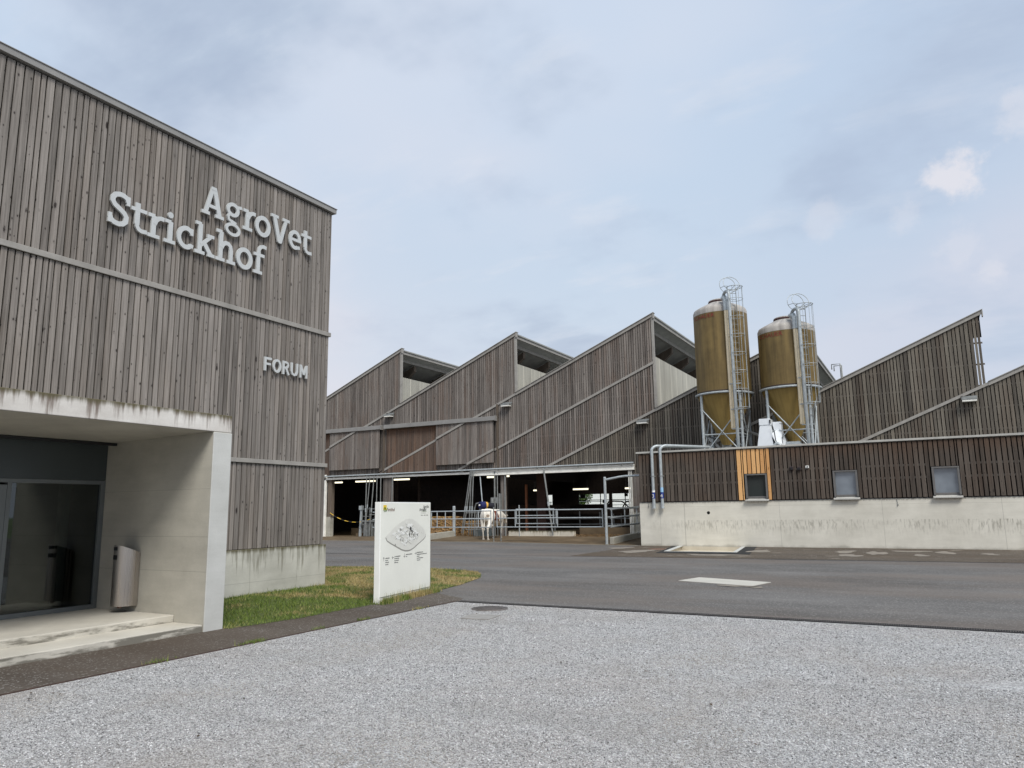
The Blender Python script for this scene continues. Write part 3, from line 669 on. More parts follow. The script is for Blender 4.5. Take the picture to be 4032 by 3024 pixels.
mb = MB(); mb.box(FX, FX + .035, Y0, FY + .02, 5.335, 5.425); mb.box(-24, FX, FY - .004, FY + .02, 5.335, 5.425); bevel(mb.build('trim_board', 'trim', fo), .006)
mb = MB(); mb.box(FX, FX + .035, 7.8, FY + .02, 2.525, 2.605); mb.box(-24, FX, FY - .004, FY + .02, 2.525, 2.605); bevel(mb.build('trim_board', 'trim', fo), .006)
mb = MB(); mb.box(-24.05, FX + .06, Y0 - .05, FY + .06, Z_TOP + .03, Z_TOP + .13); mb.box(-24.05, FX + .075, Y0 - .05, FY + .075, Z_TOP + .13, Z_TOP + .145); bevel(mb.build('roof_edge', 'flashing', fo), .004)
mb = MB(); mb.box(-24, FX + .03, 7.6, FY + .05, -.2, .945); bevel(mb.build('plinth', 'conc_plinth', fo), .01)
mb = MB(); mb.box(-11.0 + .03, -11.0 + .055, 10.9, 11.93, -.02, .10); mb.build('footing', 'conc_pale', fo)
# porch
po_ = MB(); PX = -8.83
po_.box(-11.4, PX, Y0, 7.55, 2.76, 3.01); porch = bevel(po_.build('porch_roof', 'conc_porch', fo), .008)
mb = MB(); mb.box(-11.3, PX + .002, 7.24, 7.552, -.2, 2.757); side = bevel(mb.build('porch_wall', 'conc_inner', fo), .008)
mb = MB(); mb.box(PX - .012, PX + .006, 7.236, 7.556, -.1, 2.75); bevel(mb.build('porch_wall_lit_end', 'conc_pale', fo), .006)  # paler concrete plate paints the brighter light on the end face
mb = MB(); mb.add([(PX - .02, Y0, 2.757), (PX - .02, 7.235, 2.757), (-11.3, 7.235, 2.70), (-11.3, Y0, 2.70)], [(0, 1, 2, 3)]); mb.build('ceiling', 'conc_inner', fo)
mb = MB(); mb.box(-11.04, -10.98, Y0, 7.2, 2.66, 2.70); mb.build('ceiling_track', 'black_plastic', fo)
mb = MB(); mb.box(-14, -9.45, Y0, 7.237, -.1, .20); bevel(mb.build('entrance_step', 'conc_step', fo), .012)
mb = MB(); mb.box(-9.8, PX - .02, Y0, 7.237, -.12, .10); bevel(mb.build('entrance_step', 'conc_step', fo), .012)
# glazed front at x=-11.28
GX = -11.28
gf = MB()
gf.box(GX - .05, GX + .02, Y0, 7.237, 2.13, 2.69); gf.build('fascia_panel', 'panel_dark', fo)
fr = MB()
def fbox(a, b2, z0, z1, dx=.03): fr.box(GX - .06, GX + dx, a, b2, z0, z1)
fbox(7.17, 7.236, .2, 2.125); fbox(Y0, 7.17, 2.07, 2.127, .026); fbox(5.86, 7.17, .2, .265, .026); fbox(5.80, 5.86, .2, 2.07); fbox(4.2, 5.80, .2, .25, .020)
fbox(5.70, 5.795, .25, 2.04, .036); fbox(4.70, 4.78, .25, 2.04, .036); fbox(4.62, 4.68, .2, 2.07); fbox(4.78, 5.70, .25, .40, .036); fbox(4.78, 5.70, 1.95, 2.04, .036)
fob = bevel(fr.build('glazing_frame', 'steel_frame', fo), .003)
mb = MB(); mb.box(GX - .02, GX - .014, 5.86, 7.17, .26, 2.08); mb.build('pane', 'glass', fob)
mb = MB(); mb.box(GX - .02, GX - .014, 4.78, 5.70, .40, 1.95); mb.build('pane', 'glass', fob)
mb = MB(); mb.box(GX - .02, GX - .014, 1.0, 4.62, .26, 2.08); mb.build('pane', 'glass', fob)
# dark vestibule behind
mb = MB(); mb.box(-15.5, -15.4, 0.5, 7.3, .2, 2.9); mb.box(-15.5, GX - .1, 7.24, 7.3, .2, 2.9); mb.box(-15.5, GX - .1, .5, 7.3, .205, .22); mb.box(-15.5, GX - .07, .5, 7.3, 2.12, 2.2); mb.box(-15.5, GX - .1, .4, .5, .2, 2.9); mb.build('vestibule', plain('vestibule', srgb(58, 62, 62), 0.8), fo)
mb = MB(); mb.box(-12.05, -11.95, 6.98, 7.12, .2, 2.12); mb.build('inner_mullion', plain('pale_mullion', srgb(176, 180, 164), 0.6), fo)
# chrome ball on a stem on the porch roof
br_ = thing('ball_stem', (-10.9, 4.85, 3.01), 'small chrome ball on a stem standing on the porch roof', 'rod')
mb = MB(); mb.tube([(-10.6, 5.22, 3.0), (-10.6, 5.22, 3.16)], .008, 8); mb.build('stem', 'steel_galv', br_)
mb = MB(); mb.lathe([(0.001, 3.15), (.025, 3.165), (.035, 3.19), (.025, 3.215), (.001, 3.23)], -10.6, 5.22, 16); mb.build('ball', 'steel_brushed', br_)

# ---- litter bin on the porch wall
bn = thing('litter_bin', (-10.57, 7.0, .27), 'brushed steel wall-mounted litter bin with black slots in the porch', 'litter bin')
def bin_shell(z0, z1f, z1b, k0=0, k1=24):
    mb = MB(); n_ = 24; cx = -10.46; hw = .185; dp = .27; vs = []; top = []
    for k in range(n_ + 1):
        q = math.pi * k / n_; x = cx - hw * math.cos(q); y = 7.232 - dp * math.sin(q) ** 0.85 if 0 < k < n_ else 7.232
        zt = z1b + (z1f - z1b) * math.sin(q)
        vs.append((x, y, z0)); top.append((x, y, zt))
    mb.add(vs + top, [(i, i + 1, n_ + 2 + i, n_ + 1 + i) for i in range(n_)], 0, True)
    mb.add(top, [tuple(range(n_ + 1))]); mb.add(vs, [tuple(range(n_ + 1))[::-1]])
    return mb
bin_shell(.29, 1.165, 1.05).build('body', 'steel_brushed', bn)
def bin_slot(z0, z1):
    mb = MB(); n_ = 24; cx = -10.46; hw = .188; dp = .273; a = []; b2 = []
    for k in range(0, 9):
        q = math.pi * (k * .8 + 7.0) / n_; x = cx - hw * math.cos(q); y = 7.232 - dp * math.sin(q) ** 0.85
        a.append((x, y, z0)); b2.append((x, y, z1))
    mb.add(a + b2, [(i, i + 1, 9 + i + 1, 9 + i) for i in range(8)], 0, True); return mb
bin_slot(1.085, 1.135).build('slot', 'black_plastic', bn); bin_slot(.955, 1.02).build('slot', 'black_plastic', bn)
mb = MB(); mb.tube([(-10.46, 7.08, .26), (-10.46, 7.08, .295)], .03, 12); mb.build('lock', 'iron_rust', bn)

# ---------------------------------------------------------------- lettering
def arc(cx, cy, rx, ry, a0, a1, n=14): return [(cx + rx * math.cos(rad(a0 + (a1 - a0) * i / n)), cy + ry * math.sin(rad(a0 + (a1 - a0) * i / n))) for i in range(n + 1)]
TT, TH = .086, .062
GL = {
 'A': [([(.085, .03), (.225, .545)], .075), ([(.255, .545), (.395, .03)], .09), ([(.14, .18), (.34, .18)], TH), ([(0, .031), (.175, .031)], TH), ([(.30, .031), (.485, .031)], TH), ([(.185, .53), (.295, .53)], .06)],
 'g': [(arc(.16, .285, .115, .105, 0, 360, 24), .07), ([(.24, .36), (.36, .385)], .06), ([(.085, .19), (.055, .13), (.075, .075), (.13, .05), (.2, .035)], .055), (arc(.175, -.10, .145, .10, 75, 435, 26), .06), ([(.13, .05), (.24, .02)], .07)],
 'r': [([(.105, .03), (.105, .385)], TT), ([(0, .382), (.12, .382)], TH), ([(0, .031), (.225, .031)], TH), ([(.12, .24), (.145, .31), (.19, .36), (.24, .375), (.295, .37)], .075)],
 'o': [(arc(.197, .205, .152, .172, 0, 360, 28), .085)],
 'V': [([(.09, .53), (.235, .03)], .09), ([(.265, .03), (.40, .53)], .075), ([(0, .529), (.19, .529)], TH), ([(.31, .529), (.49, .529)], TH), ([(.215, .03), (.29, .03)], .06)],
 'e': [(arc(.175, .205, .130, .168, 0, 300, 22), .08), ([(.08, .205), (.345, .205)], .06), ([(.24, .05), (.31, .065)], .07)],
 't': [([(.115, .50), (.115, .13)], TT), ([(.115, .16), (.12, .10), (.15, .055), (.20, .035), (.30, .045)], .07), ([(0, .382), (.28, .382)], TH)],
 'S': [([(.325, .44), (.30, .495), (.24, .525), (.17, .53), (.10, .505), (.06, .45), (.06, .39), (.10, .335), (.18, .29), (.26, .24), (.305, .18), (.30, .10), (.25, .05), (.18, .03), (.10, .04), (.045, .08), (.03, .12)], .082), ([(.325, .535), (.325, .38)], .06), ([(.03, .18), (.03, .02)], .06)],
 'i': [([(.115, .03), (.115, .385)], TT), ([(0, .382), (.12, .382)], TH), ([(0, .031), (.215, .031)], TH), (arc(.10, .50, .026, .026, 0, 360, 16), .054)],
 'c': [(arc(.19, .205, .145, .170, 45, 315, 22), .083), ([(.298, .395), (.298, .27)], .06), ([(.27, .085), (.335, .07)], .07)],
 'k': [([(.105, .03), (.105, .56)], TT), ([(0, .56), (.12, .56)], TH), ([(0, .031), (.21, .031)], TH), ([(.13, .17), (.33, .375)], .065), ([(.25, .382), (.40, .382)], TH), ([(.19, .225), (.335, .04)], .085), ([(.27, .031), (.42, .031)], TH)],
 'h': [([(.105, .03), (.105, .56)], TT), ([(0, .56), (.12, .56)], TH), ([(0, .031), (.20, .031)], TH), ([(.12, .26), (.155, .335), (.21, .372), (.27, .37), (.32, .33), (.338, .26), (.338, .03)], .08), ([(.25, .031), (.44, .031)], TH)],
 'f': [([(.115, .03), (.115, .44)], TT), ([(.115, .42), (.125, .50), (.165, .555), (.22, .575), (.30, .565)], .072), ([(0, .382), (.26, .382)], TH), ([(0, .031), (.215, .031)], TH)],
 'F_': [([(.025, 0), (.025, .27)], .05), ([(.03, .247), (.18, .247)], .046), ([(.03, .140), (.16, .140)], .044)],
 'O_': [(arc(.11, .135, .085, .112, 0, 360, 26), .048)],
 'R_': [([(.025, 0), (.025, .27)], .05), ([(.03, .247), (.09, .247), (.13, .235), (.148, .195), (.13, .152), (.09, .138), (.03, .138)], .044), ([(.09, .13), (.165, 0)], .05)],
 'U_': [([(.025, .27), (.025, .10), (.045, .045), (.10, .024), (.155, .045), (.175, .10), (.175, .27)], .048)],
 'M_': [([(.022, 0), (.022, .27)], .044), ([(.188, 0), (.188, .27)], .044), ([(.025, .25), (.105, .07)], .05), ([(.105, .07), (.185, .25)], .05)],
}
def glyph(mb, ch, fmap, depth, sc=1.0, wf=1.0):
    """fmap(x, y, d) -> 3D"""
    for si, (pts, t_) in enumerate(GL[ch]):
        closed = (abs(pts[0][0] - pts[-1][0]) < 1e-6 and abs(pts[0][1] - pts[-1][1]) < 1e-6)
        P_ = [Vector(p) for p in pts]; n_ = len(P_); L = []; Rr_ = []
        for i in range(n_):
            if closed: a = P_[(i - 1) % (n_ - 1)]; b2 = P_[(i + 1) % (n_ - 1)]
            else: a = P_[max(i - 1, 0)]; b2 = P_[min(i + 1, n_ - 1)]
            tg = (b2 - a).normalized(); nn_ = Vector((-tg.y, tg.x)) * t_ * wf / 2; L.append(P_[i] + nn_); Rr_.append(P_[i] - nn_)
        dd = depth + si * 0.0007
        def V3(p, d_): return fmap(p.x * sc, p.y * sc, d_)
        vs = [V3(p, dd * 1.0) for p in L] + [V3(p, dd) for p in Rr_] + [V3(p, 0) for p in L] + [V3(p, 0) for p in Rr_]
        fs = []
        for i in range(n_ - 1):
            fs += [(i, i + 1, n_ + i + 1, n_ + i), (i + 1, i, 2 * n_ + i, 2 * n_ + i + 1), (n_ + i, n_ + i + 1, 3 * n_ + i + 1, 3 * n_ + i)]
        if not closed: fs += [(0, n_, 3 * n_, 2 * n_), (n_ - 1, 2 * n_ - 1, 4 * n_ - 1, 3 * n_ - 1)][::1]
        mb.add(vs, fs)
sg = thing('wall_lettering', (FX, 9, 6), 'large pale slab-serif lettering reading AgroVet Strickhof on the timber wall', 'sign')
for ch_, y_ in [('A', 8.44), ('g', 8.97), ('r', 9.37), ('o', 9.665), ('V', 10.06), ('e', 10.545), ('t', 10.90)]:
    mb = MB(); glyph(mb, ch_, lambda x, y, d_, y_=y_: (FX + .035 + d_, y_ + x, 6.95 + y), .036); mb.build('letter', 'letters', sg)
for ch_, y_ in [('S', 6.73), ('t', 7.11), ('r', 7.42), ('i', 7.73), ('c', 7.97), ('k', 8.34), ('h', 8.79), ('o', 9.25), ('f', 9.67)]:
    mb = MB(); glyph(mb, ch_, lambda x, y, d_, y_=y_: (FX + .035 + d_, y_ + x, 6.17 + y), .036); mb.build('letter', 'letters', sg)
sg = thing('wall_lettering', (FX, 10.6, 4.4), 'small grey capital lettering reading FORUM near the corner of the timber wall', 'sign')
for ch_, y_ in [('F_', 10.05), ('O_', 10.265), ('R_', 10.52), ('U_', 10.74), ('M_', 10.99)]:
    mb = MB(); glyph(mb, ch_, lambda x, y, d_, y_=y_: (FX + .03 + d_, y_ + x, 4.31 + y), .035); mb.build('letter', 'letters', sg)

def text_mb(txt, size, fmap, depth=.002):
    cu = bpy.data.curves.new('tmp', 'FONT'); cu.body = txt; cu.size = size; cu.extrude = depth / 2; ob = bpy.data.objects.new('tmp', cu); COL.objects.link(ob)
    dg = bpy.context.evaluated_depsgraph_get(); me = bpy.data.meshes.new_from_object(ob.evaluated_get(dg))
    mb = MB(); mb.add([fmap(v.co.x, v.co.y, v.co.z) for v in me.vertices], [tuple(p.vertices) for p in me.polygons])
    bpy.data.objects.remove(ob); bpy.data.curves.remove(cu); bpy.data.meshes.remove(me); return mb

# ---------------------------------------------------------------- information board
P1 = Vector((-8.55, 10.66, 0)); P2 = Vector((-8.84, 12.63, 0)); U = (P2 - P1).normalized(); Nn = Vector((U.y, -U.x, 0))   # Nn points to the viewer side (+X)
sb = thing('information_board', (-8.7, 11.6, 0), 'freestanding white information board with site map on the grass edge', 'sign board')
def SBp(u, v, d_): return tuple(P1 + U * u + Nn * d_ + Vector((0, 0, v)))
def sbox(mb, u0, u1, v0, v1, d0, d1):
    mb.prism([SBp(u0, v0, d0), SBp(u1, v0, d0), SBp(u1, v1, d0), SBp(u0, v1, d0)], Nn * (d1 - d0))
LW = 1.99
mb = MB(); sbox(mb, 0, LW, -.03, 1.765, -.11, 0); bevel(mb.build('body', 'white_paint', sb), .006)
mb = MB(); sbox(mb, .02, LW - .015, .11, 1.752, 0.0005, .004); mb.build('face_panel', plain('board_face', srgb(240, 240, 230), 0.25, var=0.02, scale=1.5), sb)
mb = MB(); sbox(mb, .02, LW - .015, .100, .108, 0.0, .006); sbox(mb, LW - .012, LW - .004, .10, 1.76, 0, .004); mb.build('edge_line', 'ink_grey', sb)  # grey strips along the bottom and right edges of the panel
# strickhof logo
mb = MB(); sbox(mb, .10, .215, 1.62, 1.71, .004, .006); lg = mb.build('logo', 'ink_yellow', sb)
mb = MB()
for (pts, w_) in [([(.10, 1.61), (.12, 1.66), (.145, 1.665), (.14, 1.61), (.125, 1.585)], .014), ([(.125, 1.585), (.155, 1.655), (.185, 1.665), (.175, 1.60)], .015), ([(.18, 1.59), (.205, 1.615), (.25, 1.66)], .014)]:
    for a, b2 in zip(pts[:-1], pts[1:]):
        a = Vector(a); b2 = Vector(b2); q = (b2 - a).normalized(); n_ = Vector((-q.y, q.x)) * w_ / 2
        mb.prism([SBp(*(a + n_), .0065), SBp(*(a - n_), .0065), SBp(*(b2 - n_), .0065), SBp(*(b2 + n_), .0065)], Nn * (.001 + .0003 * len(mb.f) / 6))
mb.build('leaf_mark', 'ink_green', lg)
text_mb('strickhof', .088, lambda x, y, z: SBp(.255 + x * .82, 1.60 + y, .006 + z)).build('logo_text', plain('brown_ink', srgb(120, 96, 84), .6), sb)
for (word, u0, v0, mat) in [('AgroVet', 1.66, 1.655, 'ink'), ('Strickhof', 1.50, 1.595, 'ink')]:
    mb = MB(); u_ = u0; k = .092
    wds = {'A': .50, 'g': .37, 'r': .30, 'o': .395, 'V': .49, 'e': .35, 't': .31, 'S': .375, 'i': .24, 'c': .36, 'k': .44, 'h': .46, 'f': .30}
    for ch_ in word:
        glyph(mb, ch_, lambda x, y, d_, u_=u_: SBp(u_ + x, v0 + y, .005 + d_), .001, k, .9); u_ += wds[ch_] * k
    mb.build('lettering', mat, sb)
mb = MB(); sbox(mb, 1.62, 1.80, 1.584, 1.589, .004, .006); mb.build('underline', 'ink_green', sb)
mb = MB(); sbox(mb, 1.56, 1.77, 1.552, 1.559, .004, .006)
for u_ in (1.56, 1.68, 1.79): sbox(mb, u_, u_ + .08, 1.505, 1.520, .004, .006)
mb.build('small_print', 'ink_grey', sb)
# map: rounded plan with blocks, roads and tree dots
def mp(u, v): return (.19 + u * 1.59, .855 + v * .61)   # map unit square
outl = [(0.0, .46), (.02, .52), (.22, .78), (.38, .92), (.46, .98), (.54, 1.0), (.64, .98), (.76, .88), (.92, .68), (.985, .56), (1.0, .48), (.99, .40), (.95, .33), (.88, .26), (.78, .17), (.68, .07), (.60, .015), (.54, .0), (.46, .01), (.38, .05), (.12, .27), (.03, .36)]
mb = MB(); mb.prism([SBp(*mp(a, b2 - .02), .0042) for a, b2 in outl], Nn * .0008); mp0 = mb.build('site_map', 'ink_grey', sb)
mb = MB(); mb.prism([SBp(*mp(.01 + a * .985, .02 + b2 * .965), .0052) for a, b2 in outl], Nn * .0008); mb.build('map_ground', 'ink_lgrey', mp0)
rg = random.Random(8); mw = MB(); mg = MB(); md_ = MB(); mr = MB()
def iso(a, b2):  # a along lower-left to upper-right, b along upper-left
    return (.52 + (a - b2) * .46, .04 + (a + b2) * .44 + .02)
def inmap(u, v):
    return inpoly(u, v, outl)
def quad(mbx, a, b2, da, db, d_, e_=.0006):
    pts = [iso(a, b2), iso(a + da, b2), iso(a + da, b2 + db), iso(a, b2 + db)]
    if all(inmap(*p) for p in pts): mbx.prism([SBp(*mp(*p), d_) for p in pts], Nn * e_)
for (a, b2, da, db) in [(.03, .22, .86, .022), (.30, .62, .66, .02), (.02, .66, .5, .02)]:
    n_ = 24
    for i in range(n_): quad(mr, a + da * i / n_, b2, da / n_, db, .0061)
for (a, b2, da, db) in [(.25, .05, .022, .86), (.48, .10, .02, .8), (.72, .12, .02, .7)]:
    n_ = 24
    for i in range(n_): quad(mr, a, b2 + db * i / n_, da, db / n_, .0068)
mr.build('map_roads', 'ink_mid', mp0)
for _ in range(70):
    quad(mw, rg.uniform(.05, .9), rg.uniform(.05, .9), rg.uniform(.03, .11), rg.uniform(.03, .13), .0075 + .00005 * _)
mw.build('map_buildings', 'ink_white', mp0)
for _ in range(120):
    quad(mg, rg.uniform(.05, .92), rg.uniform(.03, .95), .012, .012, .0112)
mg.build('map_trees', 'ink_grey', mp0)
for (a, b2, s_) in [(.58, .70, .03), (.60, .66, .04), (.63, .58, .03), (.57, .54, .025), (.56, .47, .03), (.70, .50, .025), (.77, .45, .02), (.33, .66, .02), (.35, .34, .02), (.22, .18, .015), (.62, .50, .02), (.66, .46, .02), (.40, .30, .018)]:
    c_ = mp(a, b2 * .9 + .06); sbox(md_, c_[0] - s_ * .5, c_[0] + s_ * .5, c_[1] - s_, c_[1] + s_, .0116, .0122)
md_.build('map_markers', 'ink', mp0)
mb = MB()
# four arrow columns
tx = MB(); ln_ = MB(); cols = [(.12, .80, 4, [.15, .10, .13, .11]), (.45, .80, 4, [.22, .18, .16, .14]), (.88, .84, 2, [.26, .06]), (1.33, .86, 5, [.26, .42, .11, .26, .14])]
base_v = .745
for i, (u0, v_, n_, ws) in enumerate(cols):
    v0 = base_v + .0 + i * .012
    sbox(ln_, u0 - .05, u0 - .046, v0 - .21, v0 + .06, .004, .005)
    au, av = u0 + .0, v0 + .02
    hd = [(0, 1), (-1, 0), (0, -1), (1, 0)][i]
    c0 = Vector((au + .02, av - .01)); dv = Vector(hd); nv = Vector((-dv.y, dv.x))
    for (p, q) in [(c0 - dv * .035, c0 + dv * .035), (c0 + dv * .035, c0 + dv * .008 + nv * .024), (c0 + dv * .035, c0 + dv * .008 - nv * .024)]:
        dd_ = (q - p).normalized(); nq = Vector((-dd_.y, dd_.x)) * .0045
        tx.prism([SBp(*(p + nq), .0045), SBp(*(p - nq), .0045), SBp(*(q - nq), .0045), SBp(*(q + nq), .0045)], Nn * (.0008 + .0002 * (len(tx.f) % 5)))
    for j, wj in enumerate(ws):
        uu = u0 + .075; end = uu + wj; vv = v0 + .012 - j * .036 - (.0 if i != 0 else .0)
        while uu < end - .006:
            lw = rg.uniform(.006, .016); sbox(tx, uu, min(uu + lw, end), vv, vv + rg.choice([.014, .014, .019]), .0045, .0055); uu += lw + .003
tx.build('direction_text', 'ink_grey' if False else plain('text_grey', srgb(120, 120, 116), .6), sb); 
sbox(ln_, 1.93, 1.934, .58, .80, .004, .005); ln_.build('divider_line', 'ink_lgrey', sb)

# ---------------------------------------------------------------- barn
BY = 36.0; SL = 0.4245
barn = thing('cattle_barn', (-22, BY, 0), 'long open cattle barn with sawtooth roof and weathered timber front', 'barn')
lines = [(-27.44, 11.38), (-19.46, 11.38), (-11.47, 11.38), (-11.47, 8.93), (-4.40, 9.50), (2.69, 9.51), (9.78, 9.51), (16.9, 9.51)]
def LZ(i): return lambda u: lines[i][1] + SL * (u - lines[i][0])
XL = -42.0
def base_z(u): return 3.86 if u < -12.9 else 3.3
for i in range(7):
    up, lo = LZ(i), LZ(i + 1); ur = lines[i][0]
    if i == 2: ur = lines[2][0]
    mb = MB(); dark = i >= 3
    zt = lambda u, up=up: up(u) - .03
    zb = lambda u, lo=lo: max(base_z(u), lo(u) + .03)
    boards(mb, 'Y', BY, XL if i < 3 else -30, ur - .02, zb, zt, .105 if i < 5 else .12, .15 if i < 5 else .17, .028 if i < 3 else .034, .022, seed=40 + i)
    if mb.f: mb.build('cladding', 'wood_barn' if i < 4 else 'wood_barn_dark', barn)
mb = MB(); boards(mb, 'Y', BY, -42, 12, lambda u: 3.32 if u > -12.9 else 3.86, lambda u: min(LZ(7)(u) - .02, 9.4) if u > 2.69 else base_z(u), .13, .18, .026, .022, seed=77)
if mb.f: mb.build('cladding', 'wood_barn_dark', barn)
# dark backing behind the boards; none near the last peak, where daylight shows between the boards
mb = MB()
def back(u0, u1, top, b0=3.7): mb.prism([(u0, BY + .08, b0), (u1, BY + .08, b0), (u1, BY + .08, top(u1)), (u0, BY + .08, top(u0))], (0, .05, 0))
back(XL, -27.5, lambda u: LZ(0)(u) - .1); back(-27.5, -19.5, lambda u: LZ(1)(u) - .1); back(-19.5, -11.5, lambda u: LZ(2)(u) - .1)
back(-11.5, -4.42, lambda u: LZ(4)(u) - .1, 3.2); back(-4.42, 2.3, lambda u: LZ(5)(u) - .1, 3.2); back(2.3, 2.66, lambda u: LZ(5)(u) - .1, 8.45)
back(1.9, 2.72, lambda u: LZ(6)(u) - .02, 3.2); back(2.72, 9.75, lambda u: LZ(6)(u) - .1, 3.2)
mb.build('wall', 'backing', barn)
# horizontal battens showing in the wide gaps
mb = MB()
for z in (4.6, 5.5, 6.4, 7.3, 8.2, 9.1):
    for (i, u0, u1) in [(2, -19.5, -11.5), (4, -11.4, -4.45), (5, -4.38, 2.66), (6, 2.75, 9.7)]:
        ua = max(u0, lines[i][0] + (z + .15 - lines[i][1]) / SL)
        if ua < u1: mb.box(ua, u1, BY + .0235, BY + .06 if u1 < 2 else BY + .05, z - .035, z + .035)
mb.build('batten', plain('dark_batten', srgb(98, 92, 86), .8), barn)
mb = MB(); boards(mb, 'Y', BY + .0, -12.9, -10.8, lambda u: 1.4, lambda u: 3.30, .12, .16, .014, .022, seed=91); mb.build('cladding', 'wood_barn', barn)
mb = MB(); mb.box(-12.95, -10.7, BY + .024, BY + .3, 0, 3.32); mb.build('wall', 'conc_kerb', barn)
# roof edge and diagonal trims
def dtrim(u0, u1, f, z0, z1, y0, y1, mb): mb.prism([(u0, y0, f(u0) + z0), (u1, y0, f(u1) + z0), (u1, y0, f(u1) + z1), (u0, y0, f(u0) + z1)], (0, y1 - y0, 0))
for i in (0, 1, 2, 4, 5, 6):
    ul = XL if i == 0 else (lines[i - 1][0] if i != 4 else -11.47)
    mb = MB(); dtrim(ul, lines[i][0] + .06, LZ(i), -.13, .03, BY - .06, BY + .0, mb); dtrim(ul, lines[i][0] + .10, LZ(i), .03, .06, BY - .10, BY + .2, mb)
    if i in (0, 1, 2, 5): z_ = lines[i][1]; mb.box(lines[i][0] + .06, lines[i][0] + .10, BY - .1, BY + .1, z_ - .22, z_ + .03)
    mb.build('roof_edge', 'trim', barn)
for i, u0 in [(1, -34), (2, -28.7), (3, -23.3), (4, -17.65), (5, -10.6), (6, -3.4), (7, -2.0)]:
    f = LZ(i); ue = {1: -27.44, 2: -19.46, 3: -11.47, 4: -11.47, 5: -4.4, 6: 2.69, 7: 9.7}[i]
    mb = MB(); dtrim(u0, ue, f, -.11, .02, BY - .05, BY - .004, mb); mb.build('diagonal_trim', 'trim', barn)
# corner boards at the peaks
for (u, z0, z1) in [(-27.44, 8.05, 11.25), (-19.46, 8.05, 11.25), (-11.47, 6.55, 11.25)]:
    mb = MB(); mb.box(u - .06, u + .05, BY - .03, BY + .12, z0, z1); mb.build('corner_board', 'trim', barn)
# roofs, overhang soffit, beams, translucent sheets
YB = 62.0
for k, (xa, za, xb, zb_) in enumerate([(-42, 11.38 - SL * 14.56, -27.44, 11.38), (-27.44, 7.99, -19.46, 11.38), (-19.46, 7.99, -11.47, 11.38), (-11.47, 6.5, -4.40, 9.50), (-4.40, 6.5, 2.69, 9.51), (2.69, 6.5, 9.78, 9.51)]):
    mb = MB(); mb.prism([(xa, BY + .02, za + .02), (xb + .04, BY + .02, zb_ + .02), (xb + .04, BY + .02, zb_ - .05), (xa, BY + .02, za - .05)], (0, YB - BY, 0)); mb.build('roof', 'roof_under', barn)
    f = lambda x: za + SL * (x - xa)
    for q in ((xb - .62, .13, .2), (xb - 2.6, .13, .26), (xb - 4.2, .13, .26), (xb - .02, .05, .16)):
        mb = MB(); mb.box(q[0] - q[1], q[0], BY + .1, YB, f(q[0]) - .06 - q[2], f(q[0]) - .08); mb.build('purlin', 'trim', barn)
    y = BY + 2.3
    while y < YB:
        x1 = xb - .72; x0 = xa + .1; mb = MB()
        mb.prism([(x1, y, f(x1) - .26), (x1, y, f(x1) - .60), (x1 - 1.5, y, f(x1 - 1.5) - 1.25), (x0, y, f(x0) - 1.0), (x0, y, f(x0) - .34)], (0, .26, 0)); y += 3.4; mb.build('rafter', 'wood_beam', barn)
    if xb < -5:
        z0 = 7.9 if xb < -12 else 6.4; z1 = 9.7 if xb < -12 else 9.25
        mb = MB(); n_ = int((YB - BY - .1) / .09); vs = []
        for i in range(n_ + 1):
            y = BY + .08 + i * .09; x = xb - .05 + (.022 if i % 2 else -.022); vs += [(x, y, z0), (x, y, z1)]
        mb.add(vs, [(2 * i, 2 * i + 2, 2 * i + 3, 2 * i + 1) for i in range(n_)]); mb.build('translucent_sheet', 'sheet', barn)
        mb = MB(); mb.box(xb - .3, xb - .12, BY + .1, YB, z0, z1 - .1); mb.build('sheet_backing', 'conc_pale', barn)
# slid doors
for (a, b2) in [(-33.9, -28.74), (-28.5, -20.68)]:
    mb = MB(); mb.box(a, b2, BY - .30, BY - .02, 6.53, 6.77); mb.box(b2, b2 + .03, BY - .32, BY - .02, 6.50, 6.80); bevel(mb.build('door_rail', 'flashing', barn), .01)
for (a, b2, z0) in [(-32.85, -28.85, 4.18), (-24.7, -20.82, 4.19)]:
    mb = MB(); boards(mb, 'Y', BY - .2, a, b2, lambda u: z0, lambda u: 6.55, .12, .165, .014, .03, seed=int(-a)); door = mb.build('sliding_door', 'wood_barn', barn)
    mb = MB(); mb.box(a, b2, BY - .168, BY - .10, z0 + .01, 6.54); mb.build('door_core', 'backing', door)
    mb = MB()
    for i in (1, 2, 3):
        f = LZ(i); ua = max(a, lines[i][0] + (z0 + .02 - lines[i][1]) / SL); ub = min(b2, lines[i][0] + (6.6 - lines[i][1]) / SL)
        if ua < ub: dtrim(ua + .02, ub, f, -.12, .01, BY - .25, BY - .204, mb)
    mb.build('door_trim', 'trim', door)
mb = MB(); boards(mb, 'Y', BY - .03, -28.45, -24.72, lambda u: max(4.0, LZ(2)(u) + .03), lambda u: 6.52, .13, .17, .014, .025, seed=7)
boards(mb, 'Y', BY - .03, -28.45, -24.72, lambda u: 3.88, lambda u: max(3.9, LZ(2)(u) - .12), .13, .17, .014, .025, seed=9)
mb.build('brown_cladding', 'wood_brown', barn)
mb = MB(); boards(mb, 'Y', BY - .03, -33.9, -32.9, lambda u: 3.88, lambda u: 6.5, .13, .17, .014, .025, seed=12); mb.build('brown_cladding', 'wood_brown', barn)
for q in ((-20.72, -20.60, 7.45), (-28.72, -28.58, 6.5)): mb = MB(); mb.box(q[0], q[1], BY - .06, BY - .002, 3.9, q[2]); mb.build('corner_board', 'wood_beam', barn)
